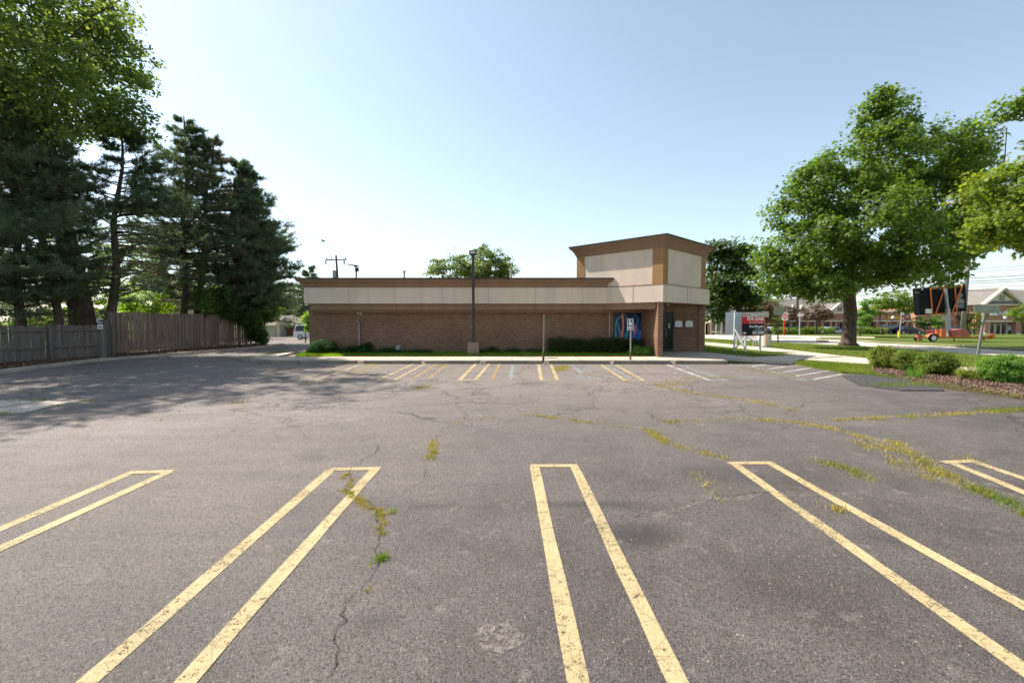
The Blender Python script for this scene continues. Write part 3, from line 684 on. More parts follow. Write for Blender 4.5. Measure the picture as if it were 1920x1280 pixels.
# ================================================================== MAIN BUILDING
B = thing('commercial_building', 'long low brown brick commercial building with beige band and square corner tower over its entrance', 'building', (0, 25.8, 0))
def bp(mb, name, mats, parent=None, **k):
    o = mb.build(name, mats, parent or B, **k); o.matrix_parent_inverse = Matrix.Translation((0, -25.8, 0)) if (parent is None or parent is B) else Matrix.Identity(4)
    return o
WX0, WX1, WY, BK = -11.5, 7.3, 25.8, 42.0
bp(MB().box(WX0, WX1, WY, BK, -.6, 2.93), 'wall', M['brick'])
bp(MB().box(7.3, 7.56, 22.78, 26.2, .0, 2.93), 'wing_wall', M['brick'])
m_ = MB()
m_.box(7.3, 8.62, 27.0, 27.3, 0, 2.9); m_.box(9.6, 11.42, 27.0, 27.3, 0, 2.43); m_.box(11.03, 11.425, 26.95, 27.3, 0, 2.9); m_.box(11.15, 11.42, 27.3, BK, -.6, 2.92)
bp(m_, 'entrance_wall', M['brick'])
m_ = MB(); m_.box(8.62, 9.6, 27.02, 27.25, 2.5, 2.9); m_.box(9.6, 11.03, 27.02, 27.25, 2.431, 2.9)
bp(m_, 'header_panel', M['tan'])
# fascia band
def offset_path(path, d, closed=False):
    "d>0 outward = right hand side of the travelling direction"
    out = []; n = len(path)
    for i, p in enumerate(path):
        p = Vector(p)
        a = Vector(path[i-1]) if (i > 0 or closed) else None; b = Vector(path[(i+1) % n]) if (i < n-1 or closed) else None
        ns = []
        if a is not None: t = (p-a).normalized(); ns.append(Vector((t.y, -t.x)))
        if b is not None: t = (b-p).normalized(); ns.append(Vector((t.y, -t.x)))
        if len(ns) == 1: out.append(p+ns[0]*d)
        else:
            m = (ns[0]+ns[1]).normalized(); out.append(p+m*(d/max(.3, m.dot(ns[0]))))
    return out
def band(mb, path, z0, z1, th, inset=0):
    o = offset_path(path, -inset); i_ = offset_path(path, -inset-th)
    n = len(o)
    vs = [(p.x, p.y, z0) for p in o]+[(p.x, p.y, z1) for p in o]+[(p.x, p.y, z0) for p in i_]+[(p.x, p.y, z1) for p in i_]
    fs = []
    for k in range(n-1):
        fs += [(k, k+1, n+k+1, n+k), (2*n+k+1, 2*n+k, 3*n+k, 3*n+k+1), (n+k, n+k+1, 3*n+k+1, 3*n+k), (k+1, k, 2*n+k, 2*n+k+1)]
    fs += [(0, n, 3*n, 2*n), (n-1, 3*n-1, 4*n-1, 2*n-1)]
    mb.add(vs, fs)
Cn = (7.49, 22.64); Dn = (11.22, 26.37); An = (3.69, 26.44); En = (7.42, 30.17); Bn = (5.13, 25.0)
fpath = [(-11.4, BK), (-11.4, 25.0), Bn, Cn, Dn, (11.55, 26.7), (11.55, BK)]
Z0, Z1 = 2.905, 3.77
m_ = MB(); band(m_, fpath, Z0, Z1, .25); fas = bp(m_, 'fascia', M['beige'])
m_ = MB(); band(m_, [(-11.15, BK), (-11.15, 25.25), (5.03, 25.25), (7.25, 23.03)], 2.56, 2.9, .2); bp(m_, 'lower_band', M['tan'])
m_ = MB(); band(m_, [(-10.9, 25.5), (7.28, 25.5)], 2.42, 2.56, .28); bp(m_, 'soffit_board', M['tan'])
# soffit under the tower overhang
bp(MB().prism([(5.1, 25.2), (7.45, 22.9), (11.1, 26.5), (11.1, 27.2), (5.1, 27.2)], 2.9-.01, 2.925), 'soffit', M['tan'])
# joints in the fascia and brown band
m_ = MB()
for px in (655, 741, 829, 916, 1003.8, 1092):
    x = (px-960)/F*25.0; bp(MB().box(x-.007, x+.007, 24.996, 25.01, Z0, Z1), 'panel_joint', M['jointgrey']); bp(MB().box(x+.03-.007, x+.03+.007, 25.246, 25.26, 2.56, 2.9), 'panel_joint', M['darkmetal'])
for (p0, p1, t) in ((Bn, Cn, .0), (Bn, Cn, .5), (Cn, Dn, .52)):
    a = Vector(p0).lerp(Vector(p1), t); d = (Vector(p1)-Vector(p0)).normalized(); n = Vector((d.y, -d.x))
    if t: bp(MB().beam((a.x+n.x*.001, a.y+n.y*.001, Z0+.005), (a.x+n.x*.001, a.y+n.y*.001, Z1-.005), .016, .014), 'panel_joint', M['jointgrey'])
# main cornice
def sweep(mb, poly, prof):
    rings = [offset_path(poly, o, True) for o, z in prof]; n = len(poly); vs = []
    for r, (o, z) in zip(rings, prof): vs += [(p.x, p.y, z) for p in r]
    fs = [(i*n+k, i*n+(k+1) % n, (i+1)*n+(k+1) % n, (i+1)*n+k) for i in range(len(prof)-1) for k in range(n)]
    fs += [tuple((len(prof)-1)*n+k for k in range(n)), tuple(range(n))[::-1]]
    mb.add(vs, fs)
rect = [(-11.4, 25.0), (5.13, 25.0), (5.13, BK), (-11.4, BK)]
m_ = MB(); sweep(m_, rect, [(.012, 3.771), (.03, 3.80), (.04, 3.83), (.09, 3.95), (.2, 4.06), (.28, 4.11), (.31, 4.115), (.31, 4.2), (.34, 4.205)]); bp(m_, 'cornice', M['tan'])
m_ = MB(); sweep(m_, rect, [(.37, 4.206), (.37, 4.28), (.2, 4.29)]); bp(m_, 'parapet_cap', M['capmetal'])
# tower
tw = [An, Cn, Dn, En]; ti = [(p.x, p.y) for p in offset_path(tw, -.06, True)]
bp(MB().prism(ti, 3.6, 5.62), 'tower_wall', M['beige'])
bp(MB().prism(offset_path(tw, .012, True), Z1+.001, Z1+.035), 'reveal_strip', M['tan'])
def pil(mb, corner, a, b, w1, w2, z0, z1, pr=.03):
    c = Vector(corner); da = (Vector(a)-c).normalized(); db = (Vector(b)-c).normalized()
    na = -db; nb = -da
    o = c*1.0
    pts = [o+na*pr+nb*pr, o+na*pr*1+da*w1+0*nb, o+da*w1-na*.02, o+db*w2-nb*.02, o+db*w2+nb*pr]
    pts = [o+na*pr+nb*pr, o+da*w1+na*pr, o+da*w1-na*.05, o+db*w2-nb*.05, o+db*w2+nb*pr]
    mb.prism([(p.x, p.y) for p in pts], z0, z1)
for z0, z1 in ((3.806, 4.42), (4.432, 5.05), (5.062, 5.62)):
    for k in range(4):
        m_ = MB(); pil(m_, ti[k], ti[k-1], ti[(k+1) % 4], .55 if k != 0 else .4, .5 if k != 3 else .5, z0, z1); bp(m_, 'pilaster_block', M['tan2'])
m_ = MB(); sweep(m_, ti, [(.035, 5.60), (.05, 5.64), (.07, 5.66), (.13, 5.82), (.24, 5.98), (.30, 6.03), (.33, 6.035), (.33, 6.13), (.36, 6.135)]); bp(m_, 'tower_cornice', M['tan'])
m_ = MB(); sweep(m_, ti, [(.38, 6.136), (.38, 6.2), (.2, 6.215)]); bp(m_, 'tower_cap', M['capmetal'])
# low rear roof to the right
bp(MB().prism([(5.5, 27.5), (11.5, 27.5), (11.5, BK), (5.5, BK)], 3.5, 3.75), 'roof', M['capmetal'])
# vents on the roof
for px, top, wd, Y in ((758, 508, 6, 31), (850, 512, 7, 33), (958, 505, 7, 30)):
    p = A(px, top, Y); r = wd/F*Y/2
    m_ = MB(); m_.tube([(p.x, Y, 4.2), (p.x, Y, p.z)], r*.62, 12); m_.tube([(p.x, Y, p.z-.1), (p.x, Y, p.z+.02)], r, 12)
    bp(m_, 'roof_vent', M['offwhite'], smooth=False)
# entrance door
D = MB(); D.box(8.62, 8.72, 26.98, 27.12, .12, 2.48); D.box(9.52, 9.6, 26.98, 27.12, .12, 2.48); D.box(8.72, 9.52, 26.98, 27.12, 2.4, 2.48)
D.box(8.98, 9.05, 26.98, 27.12, .12, 2.4); D.box(9.05, 9.52, 26.99, 27.1, .12, .3)
door = bp(D, 'door', M['black'])
def sub(mb, name, mats, parent, **k): return mb.build(name, mats, parent, **k)
sub(MB().box(8.72, 9.52, 27.03, 27.05, .14, 2.4), 'door_glass', M['doorglass'], door)
h_ = MB(); h_.tube([(9.12, 26.93, 1.0), (9.12, 26.93, 1.5)], .016, 8); h_.tube([(9.12, 26.93, 1.05), (9.12, 27.03, 1.05)], .012, 6); h_.tube([(9.12, 26.93, 1.45), (9.12, 27.03, 1.45)], .012, 6)
sub(h_, 'handle', M['galv'], door)
sub(MB().box(9.27, 9.38, 27.02, 27.028, 1.5, 1.8), 'notice', M['signgrey'], door)
# paper notices in the side light
sub(MB().box(8.78, 8.95, 27.02, 27.028, 2.12, 2.3), 'notice', M['signwhite'], door)
sub(MB().box(8.78, 8.95, 27.02, 27.028, 1.25, 1.4), 'notice', M['orange'], door)
# patched recess in the brick at the left, conduits
bp(MB().box(-8.85, -8.62, WY-.025, WY, .9, 1.75), 'brick_patch', M['hbrick'])
m_ = MB(); m_.tube([(-8.52, WY-.05, 2.4), (-8.52, WY-.05, 2.3)], .05, 8); m_.box(-8.75, -8.5, WY-.1, WY-.0, 2.36, 2.41)
bp(m_, 'flood_light', M['offwhite'])
p = A(673, 604, WY-.1); m_ = MB(); m_.tube([(p.x, WY-.09, .1), (p.x, WY-.09, p.z)], .06, 10)
m_.tube([(p.x, WY-.09, p.z), (p.x-.15, WY-.09, p.z+.03)], .05, 8); m_.tube([(p.x-.02, WY-.04, p.z), (p.x-.02, WY-.04, 2.4)], .02, 6)
bp(m_, 'vent_pipe', M['pipe'], smooth=True)
a = A(866, 590, WY-.02) if False else A(1143, 590, WY-.02)
bp(MB().box(a.x-.012, a.x+.012, WY-.012, WY, .5, 2.4), 'control_joint', M['offwhite'])
# small lamp over the door
p = A(1252, 571, 24.9); m_ = MB(); m_.tube([(p.x, p.y, 2.9), (p.x, p.y, 2.8)], [.07, .09], 10); bp(m_, 'soffit_lamp', M['offwhite'])

# gas meter box on wall
p = A(746, 653, WY-.3)
t = thing('utility_meter', 'small grey dome shaped utility meter low against the brick wall', 'meter', (p.x, WY-.25, .13))
m_ = MB(); m_.box(-.17, .17, -.13, .2, 0, .34); m_.build('meter_box', M['galv'], t, bevel=.02)
m_ = MB(); m_.tube([(0, -.02, .34), (0, -.02, .42), (0, -.02, .47)], [.17, .14, .06], 14); m_.build('meter_dome', M['carsilver'], t, smooth=True)
m_ = MB(); m_.tube([(0, -.14, .2), (0, -.17, .2)], .09, 14); m_.build('dial', M['signwhite'], t)
m_ = MB(); m_.tube([(.21, .05, 0), (.21, .05, .4), (.21, .2, .5)], .025, 8); m_.build('pipe', M['pipe'], t)

# anatomical mural: coloured print made as grid with vertex colours
def mural():
    x0, x1 = A(1151.5, 600, WY-.04).x, A(1205, 600, WY-.04).x; z1 = A(1180, 587, WY-.04).z; z0 = A(1180, 641, WY-.04).z
    t = thing('mural_panel', 'dark blue picture panel of two glowing human backs on the brick wall', 'poster', ((x0+x1)/2, WY-.05, z0))
    W, H = x1-x0, z1-z0; n = 150; u, v = np.meshgrid(np.linspace(0, 1, n), np.linspace(0, 1, n))
    c = np.zeros((n, n, 3))+np.array([.004, .012, .035])
    c += np.exp(-((u-.82)/.25)**2-((v-.15)/.6)**2)[..., None]*np.array([.01, .07, .25])
    def seg(pts, w, colr, amp=1):
        nonlocal c
        d = np.full((n, n), 9.)
        for (ax, ay), (bx, by) in zip(pts[:-1], pts[1:]):
            tt = np.clip(((u-ax)*(bx-ax)+(v-ay)*(by-ay))/((bx-ax)**2+(by-ay)**2), 0, 1)
            d = np.minimum(d, np.hypot(u-ax-tt*(bx-ax), (v-ay-tt*(by-ay))))
        c = c+(np.exp(-(d/w)**2)*amp)[..., None]*np.array(colr)
    # left torso outline (back view), arms
    cy = (.03, .38, .55)
    seg([(.24, .88), (.10, .80), (.05, .62), (.05, .3), (.08, 0)], .025, cy, .6); seg([(.10, .68), (.16, .5), (.2, .3), (.17, .1), (.14, 0)], .03, cy, .6)
    seg([(.32, .98), (.26, .87), (.22, .84)], .02, cy, .4); seg([(.37, .97), (.42, .85), (.49, .77)], .02, cy, .45)
    seg([(.47, .8), (.48, .5), (.45, .3), (.43, .0)], .04, cy, .7); seg([(.40, .25), (.38, .0)], .03, cy, .6); seg([(.07, .3), (.10, .0)], .04, cy, .4)
    seg([(.26, .35), (.27, .1), (.27, 0.05)], .06, (.45, .02, .01), .5); seg([(.30, .9), (.32, .7)], .07, (.25, .01, .01), .5)
    seg([(.28, .93), (.31, .75), (.31, .5), (.29, .3), (.27, .1)], .022, (1., .42, .25), .9)
    # right figure: head, neck, shoulders
    bl = (.06, .3, .7)
    seg([(.70, .93), (.76, .90), (.82, .83), (.83, .73), (.80, .62), (.78, .5), (.8, .44), (.9, .36), (.96, .25), (.97, 0)], .018, bl, .8)
    seg([(.66, .9), (.64, .75), (.67, .6), (.66, .48), (.6, .38)], .02, bl, .35); seg([(.62, .3), (.64, 0)], .05, bl, .4); seg([(.84, .3), (.85, 0)], .05, bl, .4); seg([(.90, .3), (.93, 0)], .04, bl, .4)
    seg([(.72, .52), (.72, .35)], .06, (.6, .04, .01), .8); seg([(.73, .56), (.72, .38)], .02, (1., .35, .15), .8); seg([(.72, .38), (.72, 0)], .02, (.35, .4, .7), .7)
    c = np.clip(c, 0, 1)
    verts = np.stack([(u-.5)*W, np.full_like(u, -.022), v*H], 2).reshape(-1, 3)
    faces = [(j*n+i, j*n+i+1, (j+1)*n+i+1, (j+1)*n+i) for j in range(n-1) for i in range(n-1)]
    me = bpy.data.meshes.new('printed_picture'); me.from_pydata(verts.tolist(), [], faces)
    at = me.color_attributes.new('print', 'FLOAT_COLOR', 'POINT'); at.data.foreach_set('color', np.concatenate([c.reshape(-1, 3), np.ones((n*n, 1))], 1).ravel())
    q = N('mural_print'); a_ = q.n('Attribute'); a_.attribute_name = 'print'; q.pbr(a_.outputs[0], .35, 0, None, .4); me.materials.append(q.m)
    link(bpy.data.objects.new('printed_picture', me), t)
    MB().box(-W/2-.02, W/2+.02, -.02, .04, -.02, H+.02).build('frame', M['black'], t)
mural()
# two wall plaques at the entrance
for i, (pa, pb, lab) in enumerate(((1266.5, 1280, 'plain white arched letter box on the brick wall beside the dark door'), (1286.5, 1300, 'white arched letter box with yellow mark, right one on the entrance wall'))):
    x0, x1 = A(pa, 600, 26.8).x, A(pb, 600, 26.8).x; z1 = A(1270, 601, 26.8).z; z0 = A(1270, 613, 26.8).z; W = x1-x0
    t = thing('letter_box', lab, 'letter box', ((x0+x1)/2, 27.0, z0), 0, 'white letter boxes at the entrance')
    H = z1-z0; prof = [(-W/2, 0), (W/2, 0), (W/2, H*.8), (W*.3, H*.93), (0, H), (-W*.3, H*.93), (-W/2, H*.8)]
    MB().prism_y(prof, -.14, 0).build('box', M['white'], t)
    MB().box(-W/2-.01, W/2+.01, -.15, 0, -.03, 0).build('base', M['black'], t)
    MB().prism_y([(x*1.05, z*1.0+.012) for x, z in prof[2:]]+[(x*1.0, z-.02) for x, z in prof[2:][::-1]], -.155, -.0).build('lid', M['offwhite'], t)
    if i: MB().box(-.02, .1, -.146, -.141, .08, .15).box(-.08, .06, -.146, -.141, .18, .22).build('marking', M['signyellow'], t)

# ================================================================== light pole in front of the building
p = G(887, 666.5, .13)
t = thing('lamp_post', 'tall dark parking lot lamp post on a square concrete base before the long wall', 'lamp post', (p.x, p.y+.3, .12))
m_ = MB(); m_.add([(-.31, -.31, -.1), (.31, -.31, -.1), (.31, .31, -.1), (-.31, .31, -.1), (-.29, -.29, .7), (.29, -.29, .7), (.29, .29, .72), (-.29, .29, .72)], [(0, 1, 2, 3), (4, 5, 6, 7), (0, 1, 5, 4), (1, 2, 6, 5), (2, 3, 7, 6), (3, 0, 4, 7)])
m_.build('concrete_base', concrete('lamp_base_concrete', (.33, .24, .17), None, .5), t, bevel=.025)
zt = A(888.5, 480, p.y+.3).z-.12
MB().box(-.1, .1, -.1, .1, .7, .9).build('base_cover', M['darkmetal'], t, bevel=.01)
MB().box(-.065, .065, -.065, .065, .9, zt).build('pole', M['darkmetal'], t, bevel=.006)
MB().box(-.035, .035, -.035, .035, zt, zt+.06).build('bracket', M['darkmetal'], t)
hd = MB().box(-.2, .2, -.2, .2, zt+.06, zt+.27).build('lamp_head', M['darkmetal'], t, bevel=.012)
m_ = MB(); m_.box(-.14, .14, -.206, -.201, zt+.11, zt+.21); m_.build('lens', M['offwhite'], hd)
# sign posts at the kerb
def upost(mb, x, y, z0, x1, y1, z1, w=.05):
    mb.beam((x, y, z0), (x1, y1, z1), w, w*.7)
p = G(1018.5, 678, ZK); tp = A(1020.5, 590, p.y)
t = thing('sign_post', 'bare leaning metal sign post at the kerb, its sign missing', 'post', (p.x, p.y, ZK))
m_ = MB(); m_.beam((0, 0, .0), ((tp.x-p.x), 0, tp.z-ZK), .085, .06); m_.build('post', M['greengrey'], t)
m_ = MB(); m_.beam((-.004, -.002, -.02), (.012, 0, .42), .1, .08); m_.build('post_sleeve', M['rust'], t)
for q_ in (.6, .3): MB().tube([(0, -.045, tp.z-q_), (0, -.03, tp.z-q_)], .018, 6).build('bolt', M['galv'], t)
p = G(1182, 674.5, ZK)
t = thing('parking_sign', 'dark blue accessible parking sign with white wheelchair symbol on a steel post', 'sign', (p.x, p.y, ZK), R(-50))
zt = A(1183, 596.5, p.y).z-ZK
MB().box(-.03, .03, -.02, .02, 0, zt-.1).build('post', M['greengrey'], t)
MB().box(-.035, .035, -.025, .025, -.01, .4).build('post_sleeve', M['rust'], t)
pn = MB().box(-.155, .155, -.035, -.028, zt-.55, zt-.03).build('sign_panel', M['signblue'], t)
m_ = MB()
for (a, b, c_, d_) in ((-.155, .155, zt-.041, zt-.03), (-.155, .155, zt-.55, zt-.539), (-.155, -.142, zt-.55, zt-.03), (.142, .155, zt-.55, zt-.03)): m_.box(a, b, -.040, -.0355, c_, d_)
# wheelchair symbol
for i in range(14):
    a0 = -.4-i/16*2*math.pi*.8; a1 = -.4-(i+1)/16*2*math.pi*.8
    m_.beam((-.01+.062*math.cos(a0), -.038, zt-.26+.062*math.sin(a0)), (-.01+.062*math.cos(a1), -.038, zt-.26+.062*math.sin(a1)), .006, .02)
m_.beam((-.02, -.038, zt-.12), (-.015, -.038, zt-.24), .006, .026); m_.beam((-.015, -.038, zt-.19), (.045, -.038, zt-.19), .006, .018); m_.beam((-.015, -.038, zt-.235), (.05, -.038, zt-.235), .006, .02); m_.beam((.05, -.038, zt-.235), (.08, -.038, zt-.31), .006, .02); m_.box(-.04, 0, -.041, -.036, zt-.11, zt-.075)
m_.build('symbol', M['signwhite'], pn)
text('RESERVED', .045, M['signwhite'], pn, facing(0, -.037, zt-.41), bold=.001)
text('PARKING', .045, M['signwhite'], pn, facing(0, -.037, zt-.47), bold=.001)

# ================================================================== fences on the left
rl = M['oldfence']
a, b = fence_line_old; L = (b-a).length; d = (b-a).normalized(); yaw = math.atan2(d.y, d.x)
a_ = a-d*10; Lf = L+10
t = thing('wooden_fence', 'low weathered grey picket fence with rails, left of the one way sign', 'fence', (a_.x, a_.y, .08), yaw)
posts_s = [1.0, 4.2, 7.0, 10+ (G(104, 674, .1)-a).length*0.985, Lf-.02]
posts_s = sorted(posts_s)
m_ = MB(); s = 0
while s < Lf-.1:
    w_ = random.uniform(.1, .145); h = random.uniform(1.62, 1.72); mt = Matrix.Translation((s, .03+random.uniform(0, .012), 0)) @ Matrix.Rotation(random.gauss(0, .006), 4, 'Y')
    m_.add([mt @ Vector(v_) for v_ in [(0, 0, .03), (w_, 0, .03), (w_, .02, .03), (0, .02, .03), (0, 0, h-.04), (w_, 0, h-.04), (w_, .02, h-.04), (0, .02, h-.04), (w_*.3, 0, h), (w_*.7, 0, h), (w_*.7, .02, h), (w_*.3, .02, h)]],
           [(0, 1, 5, 9, 8, 4), (3, 7, 11, 10, 6, 2), (1, 2, 6, 5), (0, 4, 7, 3), (4, 8, 11, 7), (5, 6, 10, 9), (8, 9, 10, 11), (0, 3, 2, 1)])
    s += w_+random.uniform(.002, .016)
m_.build('pickets', rl, t)
for z in (.62, 1.42):
    for s0, s1 in zip([0]+posts_s[:-1], posts_s):
        m_ = MB(); m_.box(s0+.02, s1-.02, -.035, .028, z-.045, z+.045); m_.build('rail', rl, t)
for s in posts_s:
    m_ = MB(); m_.box(s-.065, s+.065, -.14, -.01, -.1, 1.72); m_.build('post', rl, t, bevel=.006)
a, b = fence_line_new; L = (b-a).length; d = (b-a).normalized(); yaw = math.atan2(d.y, d.x)
t = thing('board_fence', 'tall stained vertical board fence running back beside the alley', 'fence', (a.x, a.y, .08), yaw)
m_ = MB(); s = 0; i = 0
while s < L:
    w_ = .14; y0 = 0 if i % 2 else .045
    h = 2.36+.02*math.sin(s*1.3)-.05*s/L+random.uniform(-.008, .008)
    m_.box(s, s+w_, y0-.012, y0+.012, .04+random.uniform(0, .03), h, Matrix.Translation((s, 0, 0)) @ Matrix.Rotation(random.gauss(0, .004), 4, 'Y') @ Matrix.Translation((-s, 0, 0)))
    s += w_-.018 if i % 2 else w_-.012; i += 1
m_.build('boards', M['newfence'], t)
for z in (.5, 1.2, 1.95):
    m_ = MB(); m_.box(0, L, .06, .1, z-.045, z+.045); m_.build('rail', M['newfence'], t)
for s in np.linspace(.06, L-.05, 6):
    m_ = MB(); m_.box(s-.05, s+.05, .1, .2, -.1, 2.3); m_.build('post', M['newfence'], t)
m_ = MB(); m_.box(-.32, -.0, -.06, .12, -.05, 2.38); m_.build('end_post', M['oldfence'], t, bevel=.01)
m_ = MB(); m_.box(-.55, -.34, -.02, .1, -.05, 1.9); m_.build('end_post', M['oldfence'], t, bevel=.01)
# one way sign on wooden post
p = G(190.5, 672, .1)
t = thing('one_way_sign', 'white ONE WAY sign with black arrow on a square wooden post by the fence', 'sign', (p.x, p.y, .08), R(-8))
zt = A(189, 597, p.y).z-.08; z0 = A(189, 616.5, p.y).z-.08; W = (195.2-183.5)/F*p.y*1.02
MB().box(-.09, .09, 0, .18, -.1, z0+.25).build('post', M['oldfence'], t, bevel=.01)
pn = MB().box(-W/2, W/2, -.012, -.004, z0, zt).build('sign_panel', M['signwhite'], t, bevel=.003)
H = zt-z0
text('ONE', H*.31, M['signblack'], pn, facing(0, -.0135, z0+H*.77), bold=.008)
text('WAY', H*.31, M['signblack'], pn, facing(0, -.0135, z0+H*.49), bold=.008)
m_ = MB(); zz = z0+H*.19
m_.box(-W*.36, W*.15, -.016, -.0125, zz-.022, zz+.022); m_.prism_y([(W*.12, zz-.055), (W*.38, zz), (W*.12, zz+.055)], -.016, -.0125); m_.build('arrow', M['signblack'], pn)

# ================================================================== for lease sign
gz = .08
pb = [G(1377, 657, gz), G(1398, 660.5, gz), G(1425, 656.5, gz)]
FL = Vector((A(1391.5, 600, 27.2).x, 27.2, 0)); FR = Vector((A(1433.5, 600, 27.9).x, 27.9, 0))
t = thing('for_lease_sign', 'V shaped red and black FOR LEASE sign on white posts with crossed braces', 'sign', (FL.x, FL.y, gz))
d = (FR-FL); yawf = math.atan2(d.y, d.x); Wd = d.length; n_ = Vector((d.y, -d.x, 0)).normalized()
zt = A(1412, 586, 27.5).z; zb = A(1412, 629.3, 27.5).z
O = Vector((FL.x, FL.y, gz))
def loc(v): return Vector(v)-O
mtx = Matrix.Translation(Vector((0, 0, -gz))) @ Matrix.Rotation(yawf, 4, 'Z')
def lbox(x0, x1, y0, y1, z0, z1, m_=None): m_ = m_ or MB(); m_.box(x0, x1, y0, y1, z0, z1, mtx); return m_
fp = lbox(0, Wd, 0, .02, zb, zt).build('front_panel', M['signblack'], t)
H = zt-zb
lbox(.02, Wd-.02, -.006, -.001, zt-H*.175, zt-.02).build('header_strip', simple('header_grey', (.55, .54, .52), .5), fp)
lbox(.02, Wd-.02, -.006, -.001, zt-H*.475, zt-H*.178).build('red_strip', M['signred'], fp)
m_ = MB()
for q_ in ((0, Wd, zt-.018, zt), (0, Wd, zb, zb+.02), (0, .018, zb, zt), (Wd-.018, Wd, zb, zt)): lbox(q_[0], q_[1], -.009, -.0065, q_[2], q_[3], m_)
m_.build('red_border', M['signred'], fp)
def ltext(s, size, mat, x, z, sx=1, bold=0, align='CENTER'):
    return text(s, size, mat, fp, mtx @ Matrix.Translation((x, -.0085, z)) @ Matrix.Rotation(math.pi/2, 4, 'X'), bold=bold, sx=sx, align=align)
ltext('FOR LEASE', .29, M['signwhite'], Wd*.96, zt-H*.275, 1.0, .008, 'RIGHT')
ltext('Prime Medical / Office Space', .105, M['signwhite'], Wd*.95, zt-H*.43, .98, .001, 'RIGHT')
ltext('Brad Margolis', .21, M['signwhite'], Wd*.95, zt-H*.60, 1.0, .003, 'RIGHT')
ltext('margolis@farbman.com', .08, M['signwhite'], Wd*.95, zt-H*.725, .95, 0, 'RIGHT')
ltext('248', .20, M['signwhite'], Wd*.02, zt-H*.89, .95, .004, 'LEFT')
ltext('353 0500', .26, M['signwhite'], Wd*.97, zt-H*.875, .98, .007, 'RIGHT')
ltext('NAI', .12, M['signred'], Wd*.05, zt-H*.09, 1, .006, 'LEFT')
ltext('Farbman', .1, M['signblack'], Wd*.2, zt-H*.095, 1, 0, 'LEFT')
ltext('www.naifarbman.com', .055, M['signblack'], Wd*.95, zt-H*.135, 1, 0, 'RIGHT')
BL = Vector((A(1360.8, 600, 28.5).x, 28.5, 0)); BR = Vector((FR.x-.02, FR.y+.1, 0)); d2 = BR-BL; m2 = Matrix.Translation(BL-O) @ Matrix.Translation((0, 0, gz-gz)) @ Matrix.Rotation(math.atan2(d2.y, d2.x), 4, 'Z')
m_ = MB(); m_.box(0, d2.length, 0, .02, zb+.03, zt+.04, m2); m_.build('back_panel', M['pale'], t)
PM = M['white']
for i, p in enumerate(pb):
    top = zt-.0 if i == 0 else zt-.1
    yy = p.y
    base = Vector((p.x, p.y, gz)); 
    if i == 0: yy = 28.2; base = Vector((A(1377, 640, 28.1).x, 28.1, gz))
    if i == 1: base = Vector((A(1398, 640, 27.42).x, 27.42, gz))
    if i == 2: base = Vector((A(1425.5, 640, 27.9).x, 27.9, gz))
    pb[i] = base
    m_ = MB(); v0 = base-O; m_.box(v0.x-.045, v0.x+.045, v0.y-.045, v0.y+.045, -.2, top-gz); m_.build('post', PM, t, bevel=.004)
def brace(a, b, za, zb_):
    m_ = MB(); v0 = a-O; v1 = b-O; m_.beam((v0.x, v0.y-.06, za), (v1.x, v1.y-.06, zb_), .045, .07); m_.build('brace', PM, t)
brace(pb[0], pb[1], .12, 1.0); brace(pb[0], pb[1], 1.35, .12); brace(pb[1], pb[2]+Vector((0, .3, 0)), .9, .5)

# litter bin, bench
p = G(1436.5, 650, .09)
t = thing('litter_bin', 'beige slatted round litter bin topped with a dark bag beside the footpath', 'bin', (p.x, p.y, .08))
r = 8.6/F*p.y; zt = A(1436, 624.5, p.y).z-.08
for k in range(26):
    a0 = k*2*math.pi/26; m_ = MB() if k == 0 else m_
    mt = Matrix.Rotation(a0, 4, 'Z'); m_.box(r-.02, r, -.03, .03, .06, zt-.03, mt)
m_.build('slats', M['cream'], t)
m_ = MB(); m_.tube([(0, 0, .04), (0, 0, zt-.02)], r-.03, 24); m_.build('liner', M['rust'], t)
MB().tube([(0, 0, zt-.05), (0, 0, zt)], r+.015, 24).build('rim', M['darkmetal'], t); MB().tube([(0, 0, 0), (0, 0, .07)], r*.95, 24).build('base', M['darkmetal'], t)
bg_ = MB(); prs = []
for i, (zz, rr) in enumerate([(0, .9), (.08, .8), (.18, .75), (.26, .5), (.34, .25), (.4, .1)]): prs.append(((random.uniform(-.03, .03)+.05, 0, zt-.02+zz), rr*r))
bg_.tube([a_ for a_, b_ in prs], [b_ for a_, b_ in prs], 12); bg_.build('bag', M['rubber'], t, smooth=True)
p = G(1407, 650, .09)
t = thing('street_bench', 'pale metal bench with hooped armrests on the grass behind the for lease sign', 'bench', (p.x+.2, p.y+1.0, .08), R(-8))
m_ = MB(); 
for k in range(4): m_.box(-.85, .85, -.2+k*.13, -.1+k*.13, .42, .45)
m_.build('seat', M['white'], t)
m_ = MB()
for k in range(3): m_.box(-.85, .85, .27+k*.03, .29+k*.03, .52+k*.13, .62+k*.13)
m_.build('backrest', M['white'], t)
for sx in (-1, 1):
    m_ = MB(); m_.tube([(sx*.78, -.25, 0), (sx*.78, -.25, .5), (sx*.78, -.2, .63), (sx*.78, .05, .68), (sx*.78, .25, .6), (sx*.78, .3, 0)], .022, 8); m_.build('armrest', M['white'], t)
    m_ = MB(); m_.tube([(sx*.6, .3, 0), (sx*.6, .32, .9)], .02, 8); m_.build('leg', M['white'], t)

